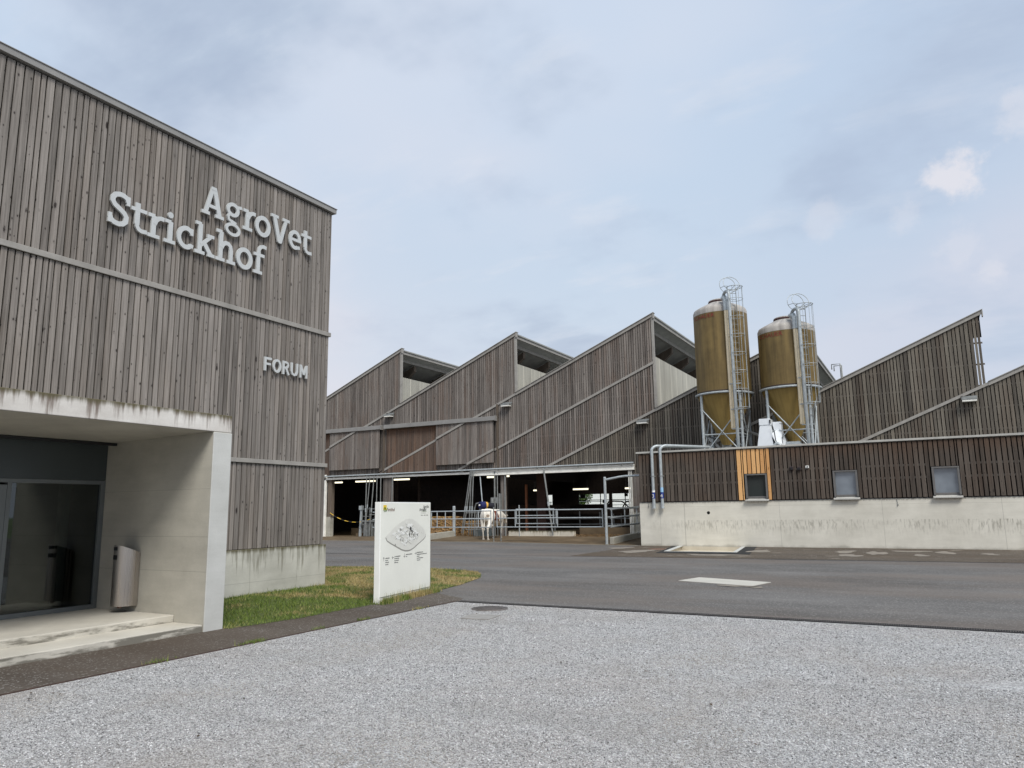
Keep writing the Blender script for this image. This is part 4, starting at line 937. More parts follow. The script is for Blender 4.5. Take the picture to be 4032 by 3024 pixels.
# header over the opening: white steel girder and galvanised pipe
mb = MB(); mb.box(-33.35, -22.4, BY - .12, BY + .0, 3.60, 3.72); mb.box(-22.4, -12.72, BY - .14, BY + .0, 3.49, 3.56); mb.box(-22.4, -12.72, BY - .10, BY - .01, 3.56, 3.70); mb.box(-22.4, -12.72, BY - .14, BY + .0, 3.70, 3.78); bevel(mb.build('header_beam', 'steel_white', barn), .004)
mb = MB(); mb.tube([(-33.6, BY - .2, 3.80), (-12.7, BY - .2, 3.84)], .045, 12); mb.build('header_pipe', 'steel_galv', barn)
mb = MB()
for i in range(9): x = -32.6 + i * 2.4; mb.box(x, x + .06, BY - .22, BY - .0, 3.74, 3.88)
mb.build('pipe_bracket', 'steel_dull', barn)
mb = MB(); mb.box(-33.40, -33.16, BY - .12, BY + .02, .05, 3.92); bevel(mb.build('door_post', 'steel_white', barn), .01)
mb = MB(); mb.box(-33.10, -32.80, BY + .02, BY + .3, 1.3, 3.6, .3); mb.box(-42, -33.4, BY, BY + .2, 1.3, 3.86, .6); mb.build('post', 'wood_beam', barn)
mb = MB(); mb.box(-33.14, -32.84, BY + .0, BY + .32, .0, 1.3); mb.box(-42, -33.42, BY - .02, BY + .2, 0, 1.3); mb.build('post_base', 'conc_kerb', barn)
mb = MB()
for i in range(5): mb.box(-28.70 + i * .145, -28.70 + i * .145 + .125, BY + .02, BY + .14, .15, 3.6, .2 * i)
mb.build('post', 'wood_barn', barn)
mb = MB(); mb.tube([(-20.46, BY + .25, .1), (-20.46, BY + .25, 3.6)], .175, 20, .5); mb.build('post', 'wood_barn', barn)
mb = MB(); mb.box(-19.3, -18.75, BY + 2.0, BY + 2.35, .1, 6.0, .4); mb.build('post', plain('red_brown_post', srgb(66, 44, 36), .8), barn)
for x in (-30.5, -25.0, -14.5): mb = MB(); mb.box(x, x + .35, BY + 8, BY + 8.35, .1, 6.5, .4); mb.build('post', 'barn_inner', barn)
mb = MB()
for i, x in enumerate((-13.06, -12.98, -12.90)): mb.box(x, x + .032, BY - .06 - .01 * i, BY + .02, .15, 3.62)
mb.build('door_post', 'steel_white', barn)
# side and back walls, ceiling darkness
mb = MB(); mb.box(-42.2, -42, BY, YB, 0, 6); mb.box(-10.75, -10.6, BY, YB, 0, 6.4); mb.box(-42, -31.0, YB, YB + .2, 0, 9); mb.box(-30.9, -30.6, YB - 22, YB, 0, 6) ; mb.box(-31.0, 10, YB, YB + .2, 2.86, 9.4); mb.box(-31.0, 10, YB, YB + .2, 0, 1.68)
mb.box(-31, -30.55, YB, YB + .2, 1.68, 2.86); mb.box(-29.9, -27.3, YB, YB + .2, 1.68, 2.86); mb.box(-20.8, 10, YB, YB + .2, 1.68, 2.86); mb.box(-24.35, -24.1, YB - .1, YB + .1, 1.68, 2.86)
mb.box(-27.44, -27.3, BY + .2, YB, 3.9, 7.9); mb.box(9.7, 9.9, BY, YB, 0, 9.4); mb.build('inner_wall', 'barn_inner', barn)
mb = MB()
for x in (-27.3, -25.2, -22.9, -22.1): mb.box(x, x + .06, YB - .05, YB + .02, 1.6, 2.9)
mb.box(-27.3, -20.8, YB - .05, YB + .02, 2.30, 2.36); mb.box(-24.95, -24.6, YB - .12, YB - .06, 2.05, 2.32); mb.box(-27.1, -26.6, YB - .12, YB - .06, 2.5, 2.85); mb.box(-22.9, -22.6, YB - .12, YB - .06, 2.6, 2.85); mb.build('window_bars', 'black_plastic', barn)
# daylight slits seen through the boards
# interior partitions
mb = MB(); mb.box(-28.3, -28.1, BY + 3, BY + 12, .1, 4); mb.box(-33.0, -28.4, BY + 10, BY + 10.2, .1, 5); mb.box(-28.2, -19.6, BY + 14, BY + 14.15, .1, 1.9)
mb.build('partition', 'barn_inner', barn)
mb = MB(); mb.box(-30.9, -30.4, BY + .2, BY + 4, .05, .3); mb.box(-33, -29.9, BY + 2.2, BY + 2.4, .1, .55); mb.box(-16.1, -12.9, BY + .6, BY + 1.0, .15, .62); mb.build('inner_kerb', 'conc_dirty', barn)

# white kerb blocks in the opening
kb = MB()
for i in range(5): kb.box(-20.0 + i * .78, -20.0 + i * .78 + .765, BY - .1, BY + .15, .14, .46)
tag(bevel(kb.build('kerb_blocks', concrete('white_kerb', srgb(222, 218, 206), srgb(176, 166, 148), srgb(110, 90, 70), .46, .25)), .02), 'row of dirty white concrete kerb blocks across the barn opening', 'kerb')

# fluorescent lamps inside
def tube_lamp(name, x0, x1, y, z, label):
    t_ = thing(name, ((x0 + x1) / 2, y, z), label, 'ceiling light', 'tube lights in the barn')
    mb = MB(); mb.tube([(x0 + .04, y, z), (x1 - .04, y, z)], [.05, .05], 12); mb.build('tube', 'tube', t_)
    mb = MB(); mb.box(x0, x1, y - .06, y + .06, z + .045, z + .09); mb.build('housing', 'steel_dull', t_)
    mb = MB(); mb.tube([(x0 + .1, y, z + .09), (x0 + .1, y, z + .6)], .006, 6); mb.tube([(x1 - .1, y, z + .09), (x1 - .1, y, z + .6)], .006, 6); mb.build('hanger', 'steel_dull', t_)
def scl(x, z, Y): k = Y / 36.0; return x * k, 1.6 + (z - 1.6) * k
for (xa, xb, z, Y, lb) in [(-32.82, -31.88, 3.42, 37.0, 'lit tube light beside the white door post at the far left opening'), (-30.86, -29.26, 3.43, 37.2, 'long lit tube light above the thin hanging poles of the left opening'), (-28.0, -26.7, 3.46, 37.2, 'thin lit tube light just right of the slatted timber post'),
                           (-21.40, -20.84, 3.40, 37.0, 'lit tube light left of the round log post'), (-20.18, -19.93, 3.42, 37.0, 'short lit tube light right of the round log post'), (-16.17, -15.26, 2.60, 44.0, 'lit tube light hanging deep in the middle of the right opening'),
                           (-13.3, -12.95, 2.58, 44.0, 'lit tube light half hidden by the right door posts'), (-18.5, -18.25, 2.60, 46.0, 'small lit tube light deep behind the leaning pole')]:
    x0, zz = scl(xa, z, Y); x1, _ = scl(xb, z, Y); tube_lamp('tube_light', x0, x1, Y, zz, lb)

# flood lamps under the diagonal trims
def flood(x, z, label):
    t_ = thing('wall_lamp', (x, BY, z), label, 'lamp', 'box lamps on the barn front')
    mb = MB(); mb.prism([(x - .28, BY - .02, z), (x - .28, BY - .34, z - .06), (x - .28, BY - .34, z - .13), (x - .28, BY - .02, z - .13)], (.56, 0, 0)); mb.build('housing', 'steel_dull', t_)
    mb = MB(); mb.box(x - .26, x + .26, BY - .33, BY - .05, z - .20, z - .135); mb.build('diffuser', 'steel_white', t_)
    mb = MB(); mb.box(x - .3, x + .3, BY - .05, BY - .005, z - .02, z + .05); mb.build('bracket', 'steel_dull', t_)
flood(-28.2, 7.46, 'box lamp above the left door rail'); flood(-20.0, 7.46, 'box lamp at the right end of the long door rail')
flood(-12.15, 5.97, 'box lamp near the corner above the low building pipes'); flood(1.95, 5.95, 'box lamp under the diagonal trim of the rightmost roof peak')

# poles hanging/leaning in the opening
def pole(name, a, b2, r_, label, mat='steel_dull', grp='poles in the barn opening', joint=None):
    t_ = thing(name, b2, label, 'pole', grp)
    mb = MB(); mb.tube([a, b2], r_, 10); mb.build('shaft', mat, t_)
    a = Vector(a); b2 = Vector(b2); j = a.lerp(b2, joint or .55)
    mb = MB(); mb.tube([j, j + (b2 - a).normalized() * .22], r_ * 1.45, 10); mb.build('joint', 'steel_galv', t_)
    return t_
PY = BY - .28
def q36(x, z, y=PY): k = y / 36; return (x * k, y, 1.6 + (z - 1.6) * k)
pole('hanging_pole', q36(-29.97, 3.75), q36(-30.02, .2), .032, 'leftmost thin steel pole hanging in the left opening')
pole('hanging_pole', q36(-29.70, 3.75), q36(-30.0, .6), .028, 'thin steel pole crossing just right of the leftmost one')
pole('hanging_pole', q36(-29.39, 3.75), q36(-29.68, .2), .032, 'slanting steel pole left of the white board edge')
pole('hanging_pole', q36(-29.16, 3.75), q36(-29.18, .2), .028, 'straight steel pole seen just above the board left corner')
pole('hanging_pole', q36(-28.87, 3.75), q36(-28.86, .2), .03, 'straight steel pole at the edge of the slatted timber post')
pole('hanging_pole', q36(-27.98, 3.6), q36(-28.04, .2), .03, 'thin steel pole right of the slatted timber post')
pole('leaning_pole', q36(-22.47, 3.79), q36(-23.08, .2), .035, 'leftmost leaning pole of the bundle behind the straw')
pole('leaning_pole', q36(-22.36, 3.79, PY - .08), q36(-22.98, .2, PY - .08), .035, 'second leaning pole of the bundle behind the straw')
pole('leaning_pole', q36(-22.40, 3.79, PY + .08), q36(-22.60, .2, PY + .08), .035, 'third leaning pole of the bundle behind the straw')
pole('leaning_pole', q36(-22.27, 3.79, PY), q36(-22.43, .2, PY), .035, 'rightmost leaning pole of the bundle left of the cow')
pole('leaning_pole', q36(-17.85, 3.75), q36(-17.37, .22), .045, 'single long pole leaning across the right opening', joint=.5)
mb = MB(); mb.tube([(-20.83, BY - .1, .1), (-20.83, BY - .1, 3.7)], .045, 10); tag(mb.build('drain_pipe', 'steel_dull'), 'pale upright pipe left of the round log post', 'pipe')
mb = MB(); mb.tube([(-20.66, BY - .1, .1), (-20.66, BY - .1, 3.6)], .03, 10); tag(mb.build('drain_pipe', 'steel_dull'), 'thinner grey upright pipe touching the round log post', 'pipe')
mb = MB(); mb.tube([(-20.20, BY - .05, .1), (-20.20, BY - .05, 3.6)], .045, 10); tag(mb.build('drain_pipe', 'steel_dull'), 'grey upright pipe right of the round log post', 'pipe')

# ---- gates and posts
GY = 31.8
def gate(name, x0, x1, y, zs, vx, label, r_=.026, rings=True, slope=0.0):
    t_ = thing(name, ((x0 + x1) / 2, y, 0), label, 'gate', 'tubular steel gates before the barn')
    f = lambda x: slope * (x - x1)
    for z in zs: mb = MB(); mb.tube([(x0, y, z + f(x0)), (x1, y, z + f(x1))], r_ if z < max(zs) else r_ * 1.15, 10); mb.build('rail', 'steel_galv', t_)
    for x in vx: mb = MB(); mb.tube([(x, y + .002, min(zs) + f(x)), (x, y + .002, max(zs) + f(x))], r_ * .95, 10); mb.build('upright', 'steel_galv', t_)
    return t_
gate('tube_gate', -26.0, -18.66, GY, (.76, 1.17, 1.55), (-22.6, -22.2, -21.85, -21.35, -19.4, -18.69), 'long three-rail steel gate in front of the straw and cow')
gate('tube_gate', -18.36, -12.82, GY, (.77, 1.19, 1.56), (-18.34, -17.33, -15.10, -12.85), 'three-rail steel gate right of the cow')
gate('tube_gate', -17.5, -15.45, GY + .4, (.92, 1.30, 1.60), (-17.48, -15.5, -15.35), 'smaller rectangular steel gate hung behind the right gate')
g3 = thing('tube_gate', (-12.8, 34, 0), 'short steel gate slanting back towards the barn wall at the right post', 'gate', 'tubular steel gates before the barn')
for z in (.80, 1.20, 1.58):
    mb = MB(); mb.tube([(-12.62, 31.75, z), (-12.55, 35.8, z + .02)], .036, 10); mb.build('rail', 'steel_galv', g3)
    mb = MB(); mb.tube([(-12.5, 31.9, z - .04), (-12.30, 35.7, z + .10)], .028, 10); mb.build('rail', 'steel_galv', g3)
for y in (32.3, 34.0, 35.7): mb = MB(); mb.tube([(-12.6, y, .8), (-12.6, y, 1.58)], .03, 10); mb.build('upright', 'steel_galv', g3)
def post(x, y, z0, z1, r_, label, mat='steel_galv', extra=None):
    t_ = thing('steel_post', (x, y, z0), label, 'post', 'steel posts before the barn')
    mb = MB(); mb.tube([(x, y, z0), (x, y, z1)], r_, 14); mb.build('shaft', mat, t_)
    mb = MB(); mb.tube([(x, y, z1), (x, y, z1 + .03)], [r_ * 1.05, r_ * .9], 14); mb.build('cap', mat, t_)
    mb = MB(); mb.tube([(x, y, z0 - .01), (x, y, z0 + .04)], r_ * 1.4, 14); mb.build('base', 'steel_dull', t_)
    return t_
p_ = post(-12.60, 31.6, .0, 2.96, .062, 'tall galvanised gate post at the right with a bar to the wall')
mb = MB(); mb.tube([(-12.6, 31.6, 2.86), (-11.9, 31.6, 2.97), (-11.6, 31.62, 3.0), (-10.86, 31.62, 3.0)], .05, 12); mb.build('top_bar', 'steel_galv', p_)
mb = MB(); mb.tube([(-12.6, 31.6, 0.0), (-12.6, 31.6, .6)], .045, 12); mb.build('sleeve', 'steel_dull', p_)
post(-18.52, 31.78, .08, 1.70, .025, 'thin steel rod at the meeting of the two long gates', 'steel_dull')
post(-23.05, 35.2, .16, 1.80, .085, 'thick short galvanised post behind the left gate')
post(-22.75, 31.95, .1, 1.62, .035, 'beige steel post right of the information board', 'steel_dull')
post(-18.3, 32.1, .08, 1.56, .03, 'steel upright right of the cow', 'steel_dull')
post(-19.1, 35.5, .16, 1.80, .03, 'slim post beside the lower rail behind the right gate', 'steel_galv')
# concrete kerbs under the side fences
mb = MB(); mb.prism([(-12.58, 31.9, -.02), (-12.40, 31.9, -.02), (-12.30, 35.8, .1), (-12.55, 35.8, .1)], (0, 0, .33)); tag(bevel(mb.build('concrete_kerb', 'conc_kerb'), .015), 'concrete kerb slanting back under the short right gate', 'kerb')
mb = MB(); mb.prism([(-23.0, 32.6, .02), (-22.8, 32.6, .02), (-22.95, 35.1, .1), (-23.15, 35.1, .1)], (0, 0, .38)); tag(bevel(mb.build('concrete_kerb', 'conc_kerb'), .015), 'pale concrete kerb in front of the straw bales', 'kerb')
mb = MB(); mb.prism([(-26.5, 33.0, .02), (-23.02, 32.6, .02), (-22.98, 32.75, .02), (-26.5, 33.15, .02)], (0, 0, .36)); tag(bevel(mb.build('concrete_kerb', 'conc_kerb'), .015), 'pale kerb piece between the board and the beige post', 'kerb')
# straw bales
rg = random.Random(21)
def bale(x, y, z, sx, sy, sz, label):
    t_ = thing('straw_bale', (x, y, z), label, 'straw bale', 'straw bales in the barn')
    bm = bmesh.new(); bmesh.ops.create_cube(bm, size=1.0); bmesh.ops.subdivide_edges(bm, edges=bm.edges[:], cuts=9, use_grid_fill=True)
    for v in bm.verts: v.co = Vector((v.co.x * sx, v.co.y * sy, v.co.z * sz)) + Vector((rg.gauss(0, .022), rg.gauss(0, .022), rg.gauss(0, .022)))
    me = bpy.data.meshes.new('straw'); bm.to_mesh(me); bm.free(); o = bpy.data.objects.new('straw', me); COL.objects.link(o); o.parent = t_; me.materials.append(M['straw']); o.location = (0, 0, sz / 2)
    mb = MB()
    for k in (-.25, .25): mb.box(x + k * sx - .006, x + k * sx + .006, y - sy / 2 - .04, y + sy / 2 + .04, z - .0, z + sz + .035)
    mb.build('twine', plain('twine', srgb(176, 146, 84), .8), t_)
bale(-24.3, 36.6, .15, 1.3, .9, .55, 'lower straw bale left of the thick short post'); bale(-24.25, 36.6, .72, 1.25, .85, .5, 'upper straw bale on the stack behind the gate'); bale(-25.8, 36.7, .15, 1.5, .9, .55, 'lower straw bale next to the information board'); bale(-25.6, 36.7, .72, 1.35, .85, .5, 'upper straw bale next to the information board'); bale(-22.95, 36.9, .15, .9, .9, .8, 'single straw bale behind the leaning poles')
mb = MB(); rg2 = random.Random(2); 
for i in range(2600):
    x = rg2.uniform(-26, -21.8); y = rg2.uniform(35.0, 36.2); z = .16 + .26 * max(0, 1 - abs(x + 23.4) / 2.2) * rg2.random(); a = rg2.uniform(0, 6.28); L_ = rg2.uniform(.05, .14)
    if i > 1900: x = rg2.uniform(-16, -13); y = rg2.uniform(35.4, 36.4); z = .17 + .12 * rg2.random()
    mb.add([(x, y, z), (x + L_ * math.cos(a), y + L_ * math.sin(a), z + rg2.uniform(-.02, .05)), (x + .012, y, z + .014)], [(0, 1, 2)])
tag(mb.build('loose_straw', 'straw'), 'loose straw spilled on the barn floor', 'straw', kind='stuff')
# stall dividers (bent tubes) against the light; hoops coloured dark to paint their silhouette
LBL = ['left end of the near row', 'second from the left in the near row', 'third in the near row', 'right end of the near row', 'left one of the far row', 'right one of the far row']
for i, (x, y) in enumerate([(-17.6, 46), (-16.4, 46), (-14.9, 46), (-13.6, 46), (-16.9, 50), (-15.3, 50)]):
    t_ = thing('stall_divider', (x, y, 0), 'bent tube stall divider deep in the barn, ' + LBL[i], 'stall divider', 'stall dividers in the barn')
    mb = MB(); mb.tube([(x - .9, y, 1.45), (x - .55, y, 1.98), (x - .2, y, 2.05), (x + .35, y, 2.03), (x + .6, y, 1.9), (x + .95, y, 1.5)], .045, 8); mb.build('hoop', 'barn_inner', t_)
    mb = MB(); mb.tube([(x - .9, y, .2), (x - .9, y, 1.5)], .04, 8); mb.build('leg', 'steel_dull', t_)
mb = MB()
for (x, y, z0, z1) in [(-16.9, 38.5, .15, 1.45), (-15.7, 38.5, .15, 1.4), (-14.9, 38.5, .15, 1.3), (-19.3, 38, .15, 1.5), (-18.2, 38, .15, 1.5)]: mb.tube([(x, y, z0), (x, y, z1)], .04, 8)
for z in (.75, 1.05): mb.tube([(-19.4, 38.2, z), (-13, 38.6, z)], .03, 8)
tag(mb.build('inner_fence', 'steel_dull'), 'dull steel tube fence just inside the right opening', 'fence')
mb = MB(); mb.box(-27.9, -15.6, 44.9, 45.0, 1.25, 1.55); mb.box(-28.2, -12.0, 50.9, 51.0, .2, 1.5); tag(mb.build('feed_barrier', 'barn_inner'), 'dark feed barrier crossing the barn under the bright far openings', 'barrier')
mb = MB(); mb.box(-20.05, -19.93, BY + 2, BY + 2.12, .1, 3.0); tag(mb.build('wooden_post', 'orange_wood'), 'orange-brown square wooden post behind the right gate', 'post')
# steel crush at the left opening
cr = thing('cattle_crush', (-30.2, 36.4, .1), 'grey steel cattle crush frame in the left barn opening', 'cattle crush')
mb = MB()
for (x, y, z1) in [(-31.25, 37.2, 2.0), (-31.0, 36.8, 2.0), (-30.35, 36.8, 1.85), (-29.7, 36.6, 1.85), (-29.4, 36.6, 1.8)]: mb.tube([(x, y, .1), (x, y, z1)], .035, 8)
for z in (.35, .8, 1.3, 1.75): mb.tube([(-31.0, 36.8, z), (-30.4, 36.8, z)], .025, 8)
for z in (1.0, 1.4, 1.75): mb.tube([(-30.2, 36.6, z), (-28.9, 36.6, z)], .035, 8)
mb.build('frame', 'steel_dull', cr)
mb = MB(); mb.tube([(-30.55, 36.2, .1), (-30.5, 36.2, 1.75)], [.11, .07], 12); mb.box(-30.62, -30.4, 36.1, 36.3, 1.7, 1.95); mb.build('head_post', 'steel_galv', cr)
mb = MB(); mb.box(-30.3, -28.9, 35.9, 36.3, .98, 1.08)
for i in range(6): mb.box(-30.1 + i * .2, -30.02 + i * .2, 35.95, 36.05, .12, 1.0)
mb.box(-30.05, -29.75, 36.0, 36.2, .12, .95); mb.build('side_rack', 'steel_dull', cr)
# yellow-black barrier chain
chn = thing('barrier_chain', (-31.5, 36.1, 1.2), 'sagging yellow and black barrier chain across the left opening', 'chain')
py = MB(); pk = MB()
for i in range(12):
    a = i / 12; b2 = (i + 1) / 12; f = lambda s_: (-32.85 + 3.6 * s_, 36.0, 1.42 - .55 * (1 - (2 * s_ - 1.15) ** 2) * .8 - 0.02)
    (py if i % 2 == 0 else pk).tube([f(a), f(b2)], .022, 6)
py.build('yellow_links', 'chain_yellow', chn); pk.build('black_links', 'black_plastic', chn)

# ---------------------------------------------------------------- cow
cow_root = thing('cow', (-19.55, 32.75, .09), 'white and red-brown cow standing under the blue brush, seen from behind', 'cow')
m, t, b = new_mat('cow_hide')
ob = t.new('ShaderNodeTexCoord').outputs['Object']; ox, oy, oz = t.sep(ob)
nn = t.noise(ob, 1.7, 3, 0.5); n2_ = t.noise(ob, 9.0, 2, 0.5)
side_ = t.math('MULTIPLY', t.sstep(t.math('ADD', t.math('MULTIPLY', oy, -3.0), t.math('MULTIPLY', nn, 1.0)), 1.22, 1.3), t.math('MULTIPLY', t.sstep(ox, 0.28, 0.33), t.sstep(t.math('ADD', ox, t.math('MULTIPLY', nn, .3)), 0.85, 0.78)))
c = t.mix(side_, srgb(236, 230, 218), srgb(112, 54, 38))
c = t.mix(t.sstep(n2_, 0.70, 0.72), c, srgb(120, 80, 62))
spot = t.vmath('DISTANCE', t.vmath('MULTIPLY', ob, (0.2, 1, 1)), (-.02, -.13, 1.12)); c = t.mix(t.sstep(spot, .075, .06), c, srgb(168, 150, 132))
c = t.mix(t.math('MULTIPLY', t.sstep(oz, .5, .0), .35), c, srgb(150, 130, 104))
t.link(c, b.inputs['Base Color']); b.inputs['Roughness'].default_value = 0.8
cb = bmesh.new()
def loft(secs, seg=16):
    rings = []
    for (cx, cy, cz, ry, rz, ax) in secs:   # ax: direction tangent
        tg = Vector(ax).normalized(); up = Vector((0, 1, 0)); s1 = up; s2 = tg.cross(s1).normalized()
        rings.append([cb.verts.new(Vector((cx, cy, cz)) + s1 * ry * math.cos(2 * math.pi * k / seg) + s2 * rz * math.sin(2 * math.pi * k / seg)) for k in range(seg)])
    for a, b2 in zip(rings[:-1], rings[1:]):
        for k in range(seg): cb.faces.new((a[k], a[(k + 1) % seg], b2[(k + 1) % seg], b2[k]))
    cb.faces.new(rings[0][::-1]); cb.faces.new(rings[-1])
X1_ = (1, 0, 0)
loft([(-.10, 0, 1.22, .10, .14, X1_), (-.02, 0, 1.16, .22, .27, X1_), (.15, 0, 1.13, .30, .33, X1_), (.40, 0, 1.09, .33, .37, X1_), (.75, 0, 1.03, .36, .41, X1_), (1.10, 0, 1.02, .35, .41, X1_), (1.40, 0, 1.04, .29, .38, X1_), (1.60, 0, 1.08, .22, .32, X1_), (1.75, 0, 1.14, .15, .22, X1_)])
# hip bones
for s_ in (-1, 1): loft([(.22, s_ * .24, 1.30, .03, .03, X1_), (.28, s_ * .25, 1.38, .06, .07, X1_), (.38, s_ * .2, 1.36, .05, .06, X1_)], 8)
# neck and head, lowered forward
loft([(1.55, 0, 1.15, .17, .28, X1_), (1.85, 0, 1.15, .13, .20, X1_), (2.10, 0, 1.10, .11, .15, (1, 0, -.4)), (2.25, 0, 1.04, .12, .14, (1, 0, -.8)), (2.42, 0, .90, .09, .10, (.6, 0, -1)), (2.52, 0, .74, .065, .07, (.4, 0, -1))], 14)
def leg(pts, seg=12):
    loft([(x, y, z, r1, r2, d_) for (x, y, z, r1, r2, d_) in pts], seg)
D = (0, 0, -1)
def limb(pts, seg=10):
    rings = []
    for (x, y, z, r1, r2) in pts:
        rings.append([cb.verts.new((x + r2 * math.cos(2 * math.pi * k / seg), y + r1 * math.sin(2 * math.pi * k / seg), z)) for k in range(seg)])
    for a, b2 in zip(rings[:-1], rings[1:]):
        for k in range(seg): cb.faces.new((a[k], b2[k], b2[(k + 1) % seg], a[(k + 1) % seg]))
    cb.faces.new(rings[0]); cb.faces.new(rings[-1][::-1])
for s_, sh in ((-1, -.18), (1, .12)):    # hind legs; s=-1 is the right side of the cow
    limb([(.18, s_ * .17, 1.15, .13, .22), (.14 + sh * .3, s_ * .19, .92, .11, .18), (.06 + sh * .6, s_ * .185, .72, .075, .11), (-.04 + sh, s_ * .17, .56, .05, .07), (-.03 + sh, s_ * .165, .47, .042, .05), (.00 + sh, s_ * .16, .30, .034, .036), (.01 + sh, s_ * .16, .13, .036, .04), (.04 + sh, s_ * .16, .08, .05, .06), (.06 + sh, s_ * .16, .0, .058, .075)])
for s_, sh in ((-1, .05), (1, -.06)):    # front legs
    limb([(1.38, s_ * .20, 1.0, .11, .17), (1.38, s_ * .19, .78, .08, .10), (1.39 + sh * .5, s_ * .17, .50, .055, .06), (1.39 + sh, s_ * .165, .42, .05, .055), (1.39 + sh, s_ * .16, .22, .034, .035), (1.40 + sh, s_ * .16, .09, .042, .048), (1.43 + sh, s_ * .16, .0, .055, .07)])
# udder, tail
loft([(.18, 0, .62, .05, .05, X1_), (.28, 0, .66, .16, .13, X1_), (.45, 0, .66, .17, .13, X1_), (.62, 0, .70, .1, .08, X1_)], 12)
limb([(-.08, .0, 1.30, .035, .05), (-.14, .0, 1.20, .028, .03), (-.13, .01, .9, .02, .022), (-.13, .01, .62, .03, .035), (-.13, .01, .42, .012, .012)], 8)
# ears
for s_ in (-1, 1): loft([(2.18, s_ * .10, 1.12, .03, .03, X1_), (2.16, s_ * .19, 1.13, .05, .035, X1_), (2.14, s_ * .26, 1.11, .02, .02, X1_)], 8)
me = bpy.data.meshes.new('body'); bmesh.ops.recalc_face_normals(cb, faces=cb.faces[:]); cb.to_mesh(me); cb.free()
co = bpy.data.objects.new('body', me); COL.objects.link(co); co.parent = cow_root; me.materials.append(m)
md = co.modifiers.new('remesh', 'REMESH'); md.mode = 'VOXEL'; md.voxel_size = 0.022; md.use_smooth_shade = True
md = co.modifiers.new('smooth', 'SMOOTH'); md.iterations = 6; md.factor = 0.6
cow_root.rotation_euler = (0, 0, rad(97)); cow_root.scale = (1.05, 1.24, 1.08)
# cow brush
bs = thing('cow_brush', (-20.25, 34.0, 1.85), 'blue and yellow rotating cow brush on its motor arm over the cow', 'cow brush')
def bristle(c0, c1, r_, mat, nm):
    mb = MB(); a = Vector(c0); b2 = Vector(c1); mb.tube([a, b2], r_, 26); mb.build(nm, mat, bs)
bristle((-20.47, 33.72, 1.84), (-20.32, 33.98, 1.85), .19, 'blue_bristle', 'brush_roll'); bristle((-20.32, 33.98, 1.85), (-20.26, 34.08, 1.84), .165, 'yellow_bristle', 'brush_band'); bristle((-20.26, 34.08, 1.84), (-20.05, 34.4, 1.80), .15, plain('dark_bristle', srgb(20, 22, 34), .8), 'brush_roll')
bristle((-20.50, 33.67, 1.84), (-20.46, 33.73, 1.84), .045, 'steel_white', 'hub')
mb = MB(); mb.box(-20.5, -20.05, 34.9, 35.3, 1.95, 2.25); mb.box(-20.02, -19.92, 34.9, 35.1, 1.2, 2.45); mb.tube([(-20.38, 34.85, 1.75), (-20.38, 34.85, 2.2)], .09, 14); mb.build('motor', 'steel_dull', bs)
mb = MB(); mb.tube([(-21.8, 35.95, 3.46), (-20.43, 33.9, 2.0)], .03, 10); mb.build('arm', 'steel_galv', bs)
mb = MB(); mb.tube([(-21.7, 35.2, .15), (-21.7, 35.2, 1.7), (-21.6, 35.2, 1.95), (-21.3, 35.2, 2.0), (-20.9, 35.2, 1.8), (-20.9, 35.2, .15)], .035, 10); mb.tube([(-21.6, 35.25, .15), (-21.6, 35.25, 1.35), (-21.4, 35.25, 1.62), (-21.1, 35.25, 1.6), (-20.95, 35.25, 1.3)], .035, 10)
for z in (.55, .85, 1.15, 1.45): mb.tube([(-22.3, 35.22, z), (-20.9, 35.22, z)], .022, 8)
tag(mb.build('hoop_fence', 'steel_dull'), 'steel fence with rounded hoops behind the cow', 'fence')
mb = MB(); mb.box(-22.1, -20.9, 35.6, 35.9, .15, .60); tag(bevel(mb.build('water_trough', plain('grey_trough', srgb(96, 104, 104), .6), None), .02), 'grey trough box behind the cow legs', 'trough')

# ---------------------------------------------------------------- low feed building
FBY = 31.14
fb = thing('feed_building', (-5, FBY, 0), 'low building with pale concrete base and dark timber boards carrying the silos', 'building')
XE = 14.0
mb = MB(); mb.box(-10.85, XE, FBY, FBY + .3, -.1, 1.80); mb.box(-10.85, -10.55, FBY + .3, 35.97, -.1, 1.80); bevel(mb.build('concrete_base', 'conc_feed', fb), .01)
mb = MB(); mb.box(-10.8, XE, FBY - .012, FBY + .1, 1.80, 1.815); mb.build('flashing', 'trim_light', fb)
wins = [(-6.34, -5.48, 1.86, 2.88, 'pane_dark'), (-3.05, -2.19, 1.86, 2.90, 'pane_grey'), (.27, 1.14, 1.86, 2.92, 'pane_grey')]
def feed_boards(u0, u1, seed, mat, name, wmin=.135, wmax=.19):
    mb = MB(); cuts = [(u0, u1, 1.85)]
    for (x0, x1, zz0, zz1, _) in wins:
        nc = []
        for (a, b2, z0) in cuts:
            if a < x0 - .02 and b2 > x1 + .02: nc += [(a, x0 - .02, z0), (x0 - .02, x1 + .02, zz1 + .02), (x1 + .02, b2, z0)]
            else: nc.append((a, b2, z0))
        cuts = nc
    for k, (a, b2, z0) in enumerate(cuts): boards(mb, 'Y', FBY - .045, a, b2, lambda u, z0=z0: z0, lambda u: 3.88, wmin, wmax, .036, .025, seed=seed * 10 + k)
    return mb.build(name, mat, fb)
feed_boards(-10.78, -6.62, 1, 'wood_feed', 'cladding'); nb = feed_boards(-6.62, -5.31, 2, 'wood_new', 'new_cladding', .15, .19); feed_boards(-5.31, XE, 3, 'wood_feed', 'cladding')
nb['label'] = 'fresh orange larch boards around the window'
mb = MB(); mb.box(-10.8, -10.776, FBY - .04, 35.97, 1.85, 3.88, .4); mb.build('cladding', 'wood_feed', fb)
mb = MB()
